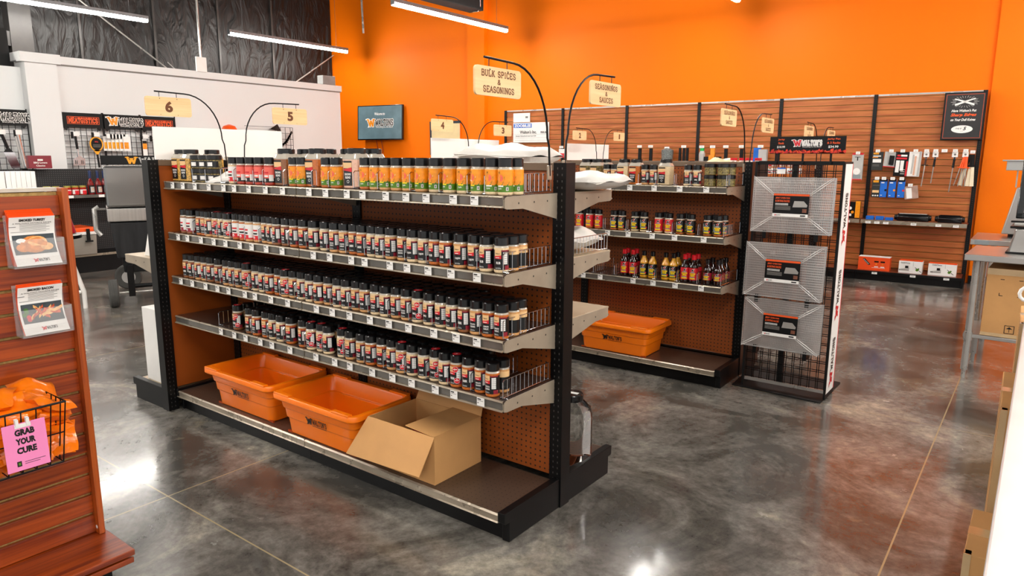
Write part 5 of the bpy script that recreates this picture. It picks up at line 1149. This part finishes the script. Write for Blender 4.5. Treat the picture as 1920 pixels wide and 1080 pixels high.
# black gondola below
t = thing('black_shelving', 'low black shelving with perforated back under the wire grid panels', 'shelving', (-8.72,.3,0))
b = MB(); b.box(-.03,0,.0,.0,2.8,1.33,PEGK); b.build('back_panel', t); b = MB(); b.box(-.035,.74,0,.012,.80,1.34,BLK); b.build('upright', t)
b = MB(); b.box(0,0,.985,.38,2.8,1.0,BLKM); o = b.build('shelf', t); b = MB(); b.box(.38,0,.965,.388,2.8,1.003,RAILD); b.build('price_channel', o)
b = MB(); b.box(0,0,.215,.46,2.8,.24,BLKM); o = b.build('base_shelf', t); b = MB(); b.box(.46,0,.215,.468,2.8,.245,RAIL); b.build('price_channel', o); b = MB(); b.box(.0,0,0,.42,2.8,.215,BLK); b.build('kick_plate', t)
for y in (.86,1.08,1.45): 
    b = MB(); b.box(.389,y,.967,.391,y+.07,1.0,WHITE); b.build('price_tag', o)
SAU = mat('red salsa','#a3241a',.2,var=.3,scale=30,coat=.8)
def salsa():
    b = MB(); b.lathe([(.04,0),(.043,.004),(.043,.09),(.038,.10)], (0,0,0), SAU, 18); b2 = MB(); b2.lathe([(.040,.098),(.041,.10),(.041,.118),(.039,.12)], (0,0,0), mat('gold lid','#b9b25a',.3,.6), 18)
    f = cylf(.0441); b3 = MB(); b3.rect(f,-.06,.015,.06,.07,LWHT,0,12); b3.rect(f,-.03,.015,.03,.06,LRED,.0005,8); return b.mesh('jar_body',True), b2.mesh('jar_lid',True), b3.mesh('jar_label')
SB = salsa()
for i in range(7):
    t = thing('salsa_jar', 'red salsa jar with gold lid, %s from left on the black shelf' % ordw(i), 'jar', (-8.40,.88+[0,.1,.3,.4,.53,.62,.71][i],1.001), PI/2+.3, 'red salsa jars on the black shelf'); inst('jar_body',SB[0],t); inst('jar_lid',SB[1],t); inst('jar_label',SB[2],t)
def tallb():
    b = MB(); b.lathe([(.036,0),(.039,.004),(.039,.13),(.03,.17),(.014,.2),(.013,.22)], (0,0,0), mat('dark red glaze','#7a1418',.15,coat=1), 16); c = MB(); c.lathe([(.017,.21),(.018,.3),(.015,.31)], (0,0,0), mat('blue black seal','#162a55',.3,coat=.5), 14)
    f = cylf(.0401); l = MB(); l.rect(f,-.05,.02,.05,.12,LBK,0,12); l.rect(f,-.03,.03,.03,.10,GRYC,.0005,8); l.disc(f,0,.065,.016,LORG,.001,12); return b.mesh('bottle_body',True), c.mesh('cap',True), l.mesh('bottle_label')
TB_ = tallb()
for i in range(4):
    t = thing('sauce_bottle', 'dark red sauce bottle with long blue black neck, %s on the black shelf' % ordw(i), 'bottle', (-8.42+.02*(i%2),1.70+i*.085,1.001), PI/2+.3, 'long necked sauce bottles on the black shelf')
    for nm, me in zip(('bottle_body','cap','bottle_label'), TB_): inst(nm, me, t)
t = thing('wood_chip_bag', 'dark red bag standing on top of the black shelving', 'bag', (-8.60,1.20,1.34)); b = MB(); b.box(-.04,-.13,0,.04,.13,.16,mat('dark red bag','#7d1524',.4,var=.1,coat=.3)); b.build('bag_body', t, bevel=.006)
b = MB(); f = planar((.0405,0,.07),(0,1,0),(0,0,1)); b.text('BBQ Lovers', .025, f, WHITE, width=.15, v0=-.0); b.text('Classics', .02, f, WHITE, width=.1, v0=-.035); b.rect(f,-.03,.025,.03,.045,WHITE); b.build('print', t)
# white boxed books in a row on a dark counter at left
for i in range(7):
    b = MB(); wd = .06 if i == 0 else .022; b.box(-.10,-wd,0,.10,wd,.20,WHITE); o = b.build('white_box', bevel=.002); o.location = (-7.3,.31+i*.0465+(.0455 if i else 0),1.13); tag(o, 'white upright box, %s from left in the row above the wood display' % ordw(i), 'box', 'white upright boxes in a row')
t = thing('black_counter', 'dark counter edge carrying the white upright boxes', 'counter', (-7.3,.22,0)); b = MB(); b.box(-.25,-.9,1.08,.25,.42,1.13,BLKG); b.build('counter_top', t, bevel=.004); b = MB(); b.box(-.22,-.85,0,.22,.38,1.08,BLKM); b.build('counter_body', t)
# cooler
t = thing('cool_box', 'grey cool box with orange lid and black latch on the black base shelf', 'cool box', (-8.46,1.32,.241), 0)
b = MB(); b.prism([(-.19,0),(.24,0),(.27,.26),(-.21,.26)], 'y', -.16, .30, mat('warm grey plastic','#9a948a',.45,var=.05)) ; b.build('cooler_body', t, bevel=.012)
b = MB(); b.box(-.22,-.18,.262,.285,.32,.30,WHITE); b.build('lid_seal', t, bevel=.006); b = MB(); b.box(-.21,-.17,.3,.27,.31,.355,ORH); b.build('lid', t, bevel=.015)
b = MB(); b.box(.28,.17,.17,.30,.21,.34,BLK); b.box(.28,.15,.17,.305,.24,.19,BLK); b.build('latch', t, bevel=.004)
# stool / stand with red thing
t = thing('folding_stand', 'white tubular stand with round seat and a red bucket, left of smoker', 'stool', (-5.95,.42,0))
b = MB(); b.tube([(0,.11,.0),(0,.11,.17),(0,-.02,.68)], .022, WHITEB, 10); b.tube([(-.35,.11,.0),(-.35,.11,.17),(-.35,-.02,.68)], .022, WHITEB, 10); b.tube([(0,.08,.17),(0,-.45,.17)], .016, WHITEB, 8); b.build('leg', t, smooth=True)
b = MB(); b.lathe([(.17,.70),(.19,.705),(.19,.735),(.17,.745)], (-.1,-.02,0), GRYC, 24, ms=[BLK,BLK,GRYC]); b.build('seat', t, smooth=True)
b = MB(); b.lathe([(.11,.0),(.13,.01),(.10,.14),(.07,.19),(.03,.20)], (-6.05,.42,.746), mat('red cap','#b41627',.35,coat=.3), 22); o = b.build('red_cap', smooth=True); tag(o, 'red dome shaped cover on the white stand behind the wood display', 'cover')
# smoker on wheels
t = thing('pellet_smoker', 'tall black and stainless smoker on wheels with gold W sign', 'smoker', (-5.97,1.21,0), -.40)
SMK = mat('dark smoker steel','#2a2b2d',.35,.4,var=.25,scale=3,stretch=(1,8,1)); SSB = mat('smooth dark stainless','#8b8a88',.26,.85,var=.2,scale=1.5,stretch=(1,1,2.5))
b = MB(); b.box(-.30,-.35,1.0,.44,.45,1.40,SSB); b.build('lid', t, bevel=.02)
b = MB(); b.box(-.30,-.355,.86,.45,.455,.99,STEEL); b.build('band', t, bevel=.01); b = MB(); b.box(.452,.1,.89,.47,.30,.97,BLK); b.box(.456,.11,.90,.472,.29,.96,STEEL); b.build('vent', t)
b = MB(); b.prism([(-.36,.85),(.44,.85),(.30,.36),(-.30,.36)], 'x', -.3, .42, SMK) if False else b.prism([(-.34,.85),(.44,.85),(.40,.50),(-.30,.50)], 'x', -.28, .42, SMK); b.build('firebox', t, bevel=.01)
b = MB(); b.box(-.25,-.25,.34,.35,.35,.5,BLKM); b.build('ash_box', t, bevel=.01)
b = MB(); b.box(.43,-.36,1.41,.45,.47,1.50,BLKM); hd = b.build('sign_plate', t); f = planar((.4515,.06,1.455),(0,1,0),(0,0,1)); b = MB(); b.slab('W', .058, f, YLW, width=.075, u0=-.16, thick=.24); b.slab('WALTONS', .05, f, GRYC, width=.34, u0=.08, thick=.22); b.build('lettering', hd)
b = MB(); b.tube([(.3,-.42,.72),(.3,-.46,.78),(.3,-.46,.98),(.3,-.42,1.0)], .022, GALV, 8); b.tube([(.3,-.36,.98),(.3,-.46,.98)], .01, GALV, 6); b.build('handle', t, smooth=True)
for y, x in ((-.20,.36),(.35,.36)):
    b = MB(); b.box(x-.03,y-.03,.10,x+.03,y+.03,.42,BLK); b.build('leg', t, bevel=.004)
b = MB(); b.tube([(.36,-.33,.14),(.36,.6,.14)], .010, GALV, 8); b.tube([(.36,-.2,.2),(.36,.6,.2)], .022, BLK, 6); b.build('axle', t)
TIRE = mat('grey tyre rubber','#4b4a47',.7,var=.2)
def wheel(nm, cx, cy, ax, r=.14, w=.09):
    b = MB(); pr = [(r*.55,-w/2),(r*.9,-w/2),(r,-w*.35),(r*.985,-w*.2),(r,-w*.19),(r,-w*.02),(r*.985,0),(r,w*.02),(r,w*.19),(r*.985,w*.2),(r,w*.35),(r*.9,w/2),(r*.55,w/2)]
    b.lathe(pr, (cx,cy,r), TIRE, 28, ax=ax); o = b.build(nm, t, smooth=True)
    b = MB(); b.lathe([(r*.1,-w*.52),(r*.5,-w*.50),(r*.55,-w*.3),(r*.55,w*.3),(r*.5,w*.50),(r*.1,w*.52)], (cx,cy,r), GRYC, 20, ax=ax); b.build('rim', o, smooth=True)
wheel('wheel', .36, -.36, 'y'); wheel('wheel', -.72, -.20, 'x'); 

# ------------------------------------------------------------ near left wood display bay
BX, BY = -1.05, -1.392
t = thing('wood_slat_display', 'red brown wooden slat display stand at the left foreground', 'display stand', (BX,BY,0))
b = MB(); b.box(-.02,-1.6,.15,-.006,-.02,1.372,MDF); z = .15
zz = [.152+i*.0762 for i in range(17)]
for i, z in enumerate(zz):
    if z > 1.36: break
    b.box(-.008,-1.6,z,.008,-.02,min(z+.0762-.011,1.374),WOODY)
b.build('slat_panel', t, bevel=.0015)
b = MB(); b.box(-.03,-.02,.15,.038,.0,1.385,WOODZ); b.build('side_board', t, bevel=.002)
b = MB(); b.box(-.05,-1.6,1.3735,.0,-.02,1.385,mat('pale top strip','#cfc3b4',.4)); b.build('top_strip', t)
b = MB(); b.box(-.25,-1.6,.128,.232,.012,.149,WOODY); b.build('base_shelf', t, bevel=.003); b = MB(); b.box(-.25,-1.6,.098,.225,.010,.118,WOODY); b.build('base_shelf', t, bevel=.003)
b = MB(); b.box(-.2,-1.55,0,.16,-.04,.098,BLK); b.build('plinth', t); b = MB(); b.lathe([(.007,0),(.007,.003),(.004,.004)], (.020,-.0205,.175), WHITE, 14, ax='y'); b.build('screw_cap', t)
# recipe holders
def recipe(z0, label, ttl, n, pic):
    t = thing('brochure_holder', label.replace('cards','card holder'), 'brochure holder', (BX+.012,BY-.045,z0), 0, 'clear acrylic brochure holders'); h = .145; w = .137
    prof = [(.0,h+.02),(.0,.0),(.055,.0),(.06,.03),(.058,h*.62)]
    b = MB()
    def sheet(pr, y0, y1, th=.0018):
        for p, q in zip(pr, pr[1:]):
            d = Vector((q[0]-p[0], q[1]-p[1])); d.normalize(); nx, nz = -d.y*th, d.x*th
            b.add([(p[0],y0,p[1]),(q[0],y0,q[1]),(q[0],y1,q[1]),(p[0],y1,p[1]),(p[0]+nx,y0,p[1]+nz),(q[0]+nx,y0,q[1]+nz),(q[0]+nx,y1,q[1]+nz),(p[0]+nx,y1,p[1]+nz)], [(0,1,2,3),(4,7,6,5),(0,4,5,1),(1,5,6,2),(2,6,7,3),(3,7,4,0)], ACRY)
    sheet(prof, -w-.004, .004); b.box(0,-w-.006,0,.058,-w-.0045,h*.62,ACRY); b.box(0,.0045,0,.058,.006,h*.62,ACRY); b.build('acrylic_pocket', t)
    def card(k):
        # curved card: surface x = bow
        c = thing('recipe_card', '%s recipe card, %s in its clear holder' % (label.split(' cards')[0], 'frontmost' if k == 0 else ordw(k)+' behind the front one'), 'card', (BX+.012,BY-.045,z0+.0), 0, label.split(' cards')[0]+' recipe cards')
        x0 = .050-k*.0042; b = MB(); N = 12; pts = []
        for i in range(N+1):
            v = i/N; zz_ = .006+v*(h+.008+k*.0032); xx = x0-.034*math.sin(v*PI*.9)*.9-.012*v; pts.append((xx, zz_))
        for (x1,z1),(x2,z2) in zip(pts, pts[1:]):
            b.add([(x1,-w+.004,z1),(x1,-.004,z1),(x2,-.004,z2),(x2,-w+.004,z2)], [(0,1,2,3)], WHITE if k == 0 else ORH); b.add([(x1-.0008,-w+.004,z1),(x1-.0008,-.004,z1),(x2-.0008,-.004,z2),(x2-.0008,-w+.004,z2)], [(3,2,1,0)], WHITE if k % 2 else ORH)
        b.build('sheet', c)
        if k == 0:
            def f(u, v, d=0):
                vv = v/(h+.014)*N+0; i = min(N-1, max(0,int(vv))); r = vv-i; xx = pts[i][0]*(1-r)+pts[i+1][0]*r; zz_ = pts[i][1]*(1-r)+pts[i+1][1]*r
                return Vector((xx+.0006+d, -w/2+u, zz_))
            H2 = h+.014; b = MB()
            b.text(ttl, .009, f, INK, width=.075, v0=H2*.93, u0=.0, d=.0004, bold=.05); b.text("A WALTON'S FAVORITE RECIPE", .0045, f, GREYT, width=.11, v0=H2*.865, d=.0004)
            for q in range(6): b.rect(f, -.035 if q < 5 else -.06, H2*(.83-.03*q), .05-(.01 if q % 2 else 0), H2*(.83-.03*q)+.0012, GREYT, .0004)
            b.rect(f, -.065, H2*.79, -.045, H2*.79+.0015, INK, .0004)
            for q in range(8): b.rect(f, -.058, H2*(.22+.05*q), .06, H2*(.22+.05*(q+1)), mat('slate board photo','#3c4449',.5,var=.3,scale=30), .0003)
            pic(b, f, H2); logo(b, f, .0075, REDC, INK, u0=.008, v0=H2*.10, d=.0004); b.build('card_print', c)
    for k in range(n): card(k)
TRK = mat('roast turkey skin','#d98232',.4,var=.3,scale=60); TRK2 = mat('roast highlight','#f0b069',.4,var=.2,scale=80); BCN = mat('fried bacon','#c24a1c',.45,var=.4,scale=120); BCN2 = mat('bacon fat','#e9b06a',.45,var=.2,scale=90); HRB = mat('green herb photo','#3d6b24',.5,var=.4,scale=90)
def pt(b, f, H2):
    for (u,v,rx,ry,m,d) in ((0,.42,.040,.028,TRK,.0008),(.01,.46,.028,.020,TRK2,.0011),(-.03,.36,.022,.014,TRK,.0012),(.035,.36,.018,.012,TRK2,.0012),(-.035,.50,.014,.008,WHITE,.0010),(-.01,.34,.02,.010,TRK,.0013)): b.disc(f,u,H2*v,rx,m,d,16,ry=ry)
def pb(b, f, H2):
    r = random.Random(2)
    for k in range(9):
        u0, v0, a = -.02+k*.007, .30+.025*(k%3), r.uniform(-.9,.9); L = .05; c, s = math.cos(a), math.sin(a); m = BCN if k % 2 else BCN2; P = []
        for q in range(5): P.append((u0+(q/4-.5)*L*c, H2*(v0+.10)+(q/4-.5)*L*s+.003*math.sin(q*2)))
        for (x1,y1),(x2,y2) in zip(P, P[1:]): b.add([f(x1,y1-.005,.0008+k*.0002), f(x2,y2-.005,.0008+k*.0002), f(x2,y2+.005,.0008+k*.0002), f(x1,y1+.005,.0008+k*.0002)], [(0,1,2,3)], m)
    for q in range(5): b.disc(f,-.045+r.uniform(-.01,.015),H2*(.30+.05*q),.007,HRB if q > 1 else REDC,.001,8)
recipe(1.138,'SMOKED TURKEY cards','SMOKED TURKEY',9,pt)
recipe(.914,'SMOKED BACON cards','SMOKED BACON',4,pb)
# wire basket with orange bags and the pink card
t = thing('wire_basket', 'black wire basket on the wood display filled with orange bags', 'basket', (BX+.010,BY-.158,.54))
b = MB(); w = .40; dp = .25; hb = .18; ht = .2
rims = [[(0,0,ht),(dp,0,hb+.02),(dp,-w,hb+.02),(0,-w,ht)], [(.02,-.015,0),(dp-.025,-.015,0),(dp-.025,-w+.015,0),(.02,-w+.015,0)]]
b.tube(rims[0], .0036, BLK, 7, closed=True); b.tube(rims[1], .0028, BLK, 6, closed=True); b.tube([(dp-.012,-.008,.10),(dp-.012,-w+.008,.10)], .0022, BLK, 5)
for k in range(11):
    y = -.0-w*k/10; yb = -.015-(w-.03)*k/10; b.tube([(dp,y,hb+.02),(dp-.025,yb,0)], .002, BLK, 5); b.tube([(0,y,ht),(.02,yb,0)], .002, BLK, 5); b.tube([(.02,yb,0),(dp-.025,yb,0)], .002, BLK, 5)
for k in range(1,7):
    x = dp*k/7; zt = ht-(ht-hb-.02)*k/7
    for s, yy, yb in ((0,0,-.015),(1,-w,-w+.015)): b.tube([(x,yy,zt),(.02+(dp-.045)*k/7,yb,0)], .002, BLK, 5)
b.tube([(0.002,-.13,ht),(0.0,-.13,ht+.08)], .004, BLK, 6); b.build('wire_frame', t, smooth=True)
OBAG = mat('glossy orange bag','#ff7a0c',.22,var=.12,scale=14,bump=.35,bscale=26,coat=.5)
r = random.Random(11)
for k in range(66):
    col = k % 6; lay = k // 6
    yc = .0-col*.062+r.uniform(-.02,.015); xc = .055+(lay%5)*.028+r.uniform(-.01,.01); zc = .012+lay*.019+r.uniform(-.006,.012)-(.01 if lay > 4 else 0); a = r.uniform(-.5,.5)
    b = MB(); n = 8; V = []; sw, sd = r.uniform(.11,.15), r.uniform(.08,.12); ph = r.uniform(0,6)
    for s in (1,-1):
        for i in range(n+1):
            for j in range(n+1):
                u, v = i/n*2-1, j/n*2-1; e = ((1-u**4)*(1-v**4))**.5; V.append((u*sd/2, v*sw/2, s*.017*e*(1+.35*math.sin(5*u+ph)*math.cos(4*v-ph))+.008*math.sin(3*v+ph)+.006*math.cos(4*u+ph)))
    m_ = (n+1)**2; F = [(i*(n+1)+j,(i+1)*(n+1)+j,(i+1)*(n+1)+j+1,i*(n+1)+j+1) for i in range(n) for j in range(n)]
    b.add(V[:m_], F, OBAG); b.add(V[m_:], [f_[::-1] for f_ in F], OBAG); o = b.build('orange_bag', smooth=True, weld=True)
    o.location = (BX+.018+.035+min(xc,.115), BY-.158-.03+max(yc,-.34), .54+zc); o.rotation_euler = (r.uniform(-.45,.45), .35+r.uniform(-.5,.5), a)
    tag(o, 'glossy orange bag in the wire basket, layer %s from bottom, %s from right' % (ordw(lay), ordw(col)), 'bag', 'orange bags in the wire basket')
t = thing('pink_card', 'pink card reading GRAB YOUR CURE clipped on the wire basket', 'card', (BX+.010+.256,BY-.276,.640), PI/2)
t.rotation_euler = (0,0,PI/2+.0); f = planar((0,-.001,0),(1,0,.0),(.0,.06,1)); PNK = mat('pink paper','#f58cc0',.6,var=.03)
b = MB(); b.rect(f,-.056,-.075,.056,.068,PNK); b.rect(f,-.056,-.075,.056,.068,PNK,-.0008); b.build('sheet', t); b = MB()
for k, s in enumerate(('GRAB','YOUR','CURE')): b.text(s, .020, f, INK, width=.052, v0=.040-k*.0275, d=.0006, bold=.06)
b.rect(f,-.030,-.062,-.018,-.046,INK,.0006); b.rect(f,-.027,-.058,-.021,-.050,LGRN,.001); b.rect(f,-.010,-.052,.045,-.0505,INK,.0006); b.rect(f,-.010,-.058,.030,-.0565,INK,.0006); b.build('print', t)
b = MB(); 
for q in (-.018,.010): b.box(q-.004,-.004,.060,q+.004,.008,.082,WHITE)
b.rect(f,-.024,.054,.018,.066,WHITE,.002); b.build('clip', t)

# ------------------------------------------------------------ right hand side: steel tables, machines, cartons
t = thing('steel_table', 'stainless steel work table on round legs at right', 'table', (1.175,3.20,0), -.03)
b = MB(); b.box(0,0,.825,1.6,.66,.867,STEEL); b.build('table_top', t, bevel=.004); b = MB(); b.box(.04,.06,.29,1.55,.62,.315,STEEL); b.build('lower_shelf', t, bevel=.003)
for x, y in ((.07,.07),(.07,.60),(1.5,.07),(1.5,.60)):
    b = MB(); b.tube([(x,y,.06),(x,y,.825)], .022, GALV, 12); b.tube([(x,y,.0),(x,y,.06)], .014, GALV, 10); b.tube([(x,y,.27),(x,y,.33)], .027, GALV, 12); b.build('leg', t, smooth=True)
t = thing('cardboard_carton', 'tall brown carton with handling symbols on the steel table lower shelf', 'carton', (1.62,3.52,.316), -.03); b = MB(); b.box(-.30,-.26,0,.38,.22,.46,CARD); b.build('carton_body', t, bevel=.003)
f = planar((-.0,-.2615,.23),(1,0,0),(0,0,1)); b = MB()
for u in (-.14,-.06):
    for a in ((u-.028,-.20,u+.028,-.196),(u-.028,-.148,u+.028,-.144),(u-.028,-.20,u-.024,-.144),(u+.024,-.20,u+.028,-.144)): b.rect(f,*a,INK)
b.add([f(-.158,-.168), f(-.122,-.168), f(-.14,-.153)], [(0,1,2)], INK); b.rect(f,-.1415,-.190,-.1385,-.165,INK); b.text('5', .03, f, INK, u0=-.06, v0=-.172, bold=.02)
for (u,v) in ((-.22,.16),(-.10,.16),(-.22,.05),(-.10,.05)): s = 1 if u < -.15 else -1; b.rect(f,min(u,u+s*.02),v,max(u,u+s*.02),v+.004,INK); b.rect(f,u-.002,v,u+.002,v+(.02 if v < .1 else -.02)*1 if v < .1 else v+.004,INK)
b.build('carton_print', t); b = MB(); f2_ = planar((-.0,-.262,.23),(1,0,0),(0,0,1)); b.rect(f2_,-.3,.19,.38,.232,mat('clear packing tape','#cfae80',.12,coat=1)); b.build('packing_tape', t); b = MB(); b.rect(f2_,-.3,-.228,.38,-.205,mat('clear packing tape','#cfae80',.12,coat=1)); b.build('packing_tape', t)
t = thing('vacuum_sealer', 'stainless machine with raised black framed lid on the steel table', 'machine', (1.40,3.42,.868), -.03)
b = MB(); b.prism([(0,0),(.42,0),(.42,.17),(.03,.17)], 'y', 0, .35, STEEL) ; b.build('machine_body', t, bevel=.012); b = MB(); b.box(-.01,-.01,0,.43,.36,.012,BLK); b.box(.0,-.005,.17,.43,.355,.185,BLK); b.box(.0,-.005,.21,.43,.02,.222,BLK); b.tube([(.02,-.01,.2),(.08,-.01,.2)], .012, GALV, 8); b.build('seal_bar', t, bevel=.003)
T = Matrix.Translation((.02,.05,.235)) @ Matrix.Rotation(-.12,4,'X'); b = MB()
for a in ((0,0,0,.42,.02,.04),(0,0,.36,.42,.02,.40),(0,0,0,.04,.02,.40),(.38,0,0,.42,.02,.40)): b.box(*a, BLKG, T)
b.build('lid_frame', t, bevel=.006); b = MB(); b.box(.04,.006,.04,.38,.012,.36,ACRY,T); b.build('lid_window', t)
t = thing('steel_table', 'second steel table farther back against the orange wall', 'table', (1.11,4.55,0), 0)
b = MB(); b.box(0,0,.80,1.4,.7,.845,STEEL); b.build('table_top', t, bevel=.004)
for x in (.10,.16,1.3): b = MB(); b.tube([(x,.08,0),(x,.08,.8)], .022, GALV, 10); b.build('leg', t, smooth=True)
b = MB(); b.box(.03,-.002,.808,.13,0,.838,LGRY); b.build('maker_plate', t)
t = thing('meat_mixer', 'upright stainless mixer with a tray on top on the back table', 'machine', (1.30,4.85,.846), 0)
b = MB(); b.prism([(-.0,.03),(.45,.03),(.45,.42),(.07,.42)], 'y', 0, .3, STEEL) ; b.build('hopper', t, bevel=.01); b = MB(); b.box(-.02,-.02,.56,.5,.35,.64,STEEL); b.box(-.05,-.05,.635,.5,.37,.648,STEEL); b.build('tray', t, bevel=.003)
b = MB(); b.tube([(.25,.15,.42),(.25,.15,.56)], .03, GALV, 10); b.build('post', t, smooth=True); b = MB(); b.tube([(.08,.1,0),(.08,.1,.03)], .035, BLK, 10); b.build('foot', t); b = MB(); b.tube([(.06,.05,.42),(.06,.05,.56)], .006, GALV, 6); b.build('cable', t)
# nearest table at right edge with packet and cartons below
t = thing('steel_table', 'nearest steel table cut by the right edge of the photo', 'table', (1.553,-1.4,0), -.0)
b = MB(); b.box(0,0,.862,.9,2.75,.90,mat('polished pale steel','#c4c3c1',.35,.3,var=.05)); b.build('table_top', t, bevel=.004)
for y in (.1,2.65): 
    for x in (.06,.8): b = MB(); b.tube([(x,y,0),(x,y,.86)], .02, GALV, 10); b.build('leg', t, smooth=True)
t = thing('flat_packet', 'orange and white flat packet lying on the nearest steel table', 'packet', (1.60,.80,.901), .0); b = MB(); b.box(0,-.35,0,.2,.35,.012,WHITE); b.build('packet_body', t, bevel=.002); b = MB(); b.box(.006,-.34,.0122,.2,-.02,.0126,LPNK); b.build('print', t); b = MB(); b.box(.006,.05,.0122,.2,.2,.0126,LORG); b.build('print', t)
t = thing('white_hook', 'white plastic loop hanging over the edge of the nearest table', 'hook', (1.558,1.27,.93)); b = MB(); b.tube([(-.005+.03*math.cos(a*PI/6),0,.03*math.sin(a*PI/6)) for a in range(2,11)], .007, WHITE, 8); b.build('loop', t, smooth=True)
def carton(label, x0, y0, z0, x1, y1, z1, rz=0, tape=True):
    t = thing('cardboard_carton', label, 'carton', ((x0+x1)/2,(y0+y1)/2,z0), rz); w, d, h = x1-x0, y1-y0, z1-z0; b = MB(); b.box(-w/2,-d/2,0,w/2,d/2,h,CARD); b.build('carton_body', t, bevel=.003)
    tp = mat('clear packing tape','#cfae80',.12,coat=1)
    if tape: b = MB(); b.box(-w/2-.001,-.03,h*.55,w/2+.001,.03,h+.0012,tp); b.box(-w/2-.001,-d/2-.001,0,-w/2+.02,-d/2+.03,h,tp); b.build('packing_tape', t)
    return t
carton('small brown carton at the bottom right corner, nearest of the three', 1.485,.10,0,1.80,.46,.27, 0)
carton('leaning brown carton under the table edge, middle of the three on the floor', 1.515,.56,0,1.82,1.12,.62, .03)
carton('brown carton under the table edge, farthest of the three on the floor', 1.535,1.28,0,1.84,1.75,.80, .02)
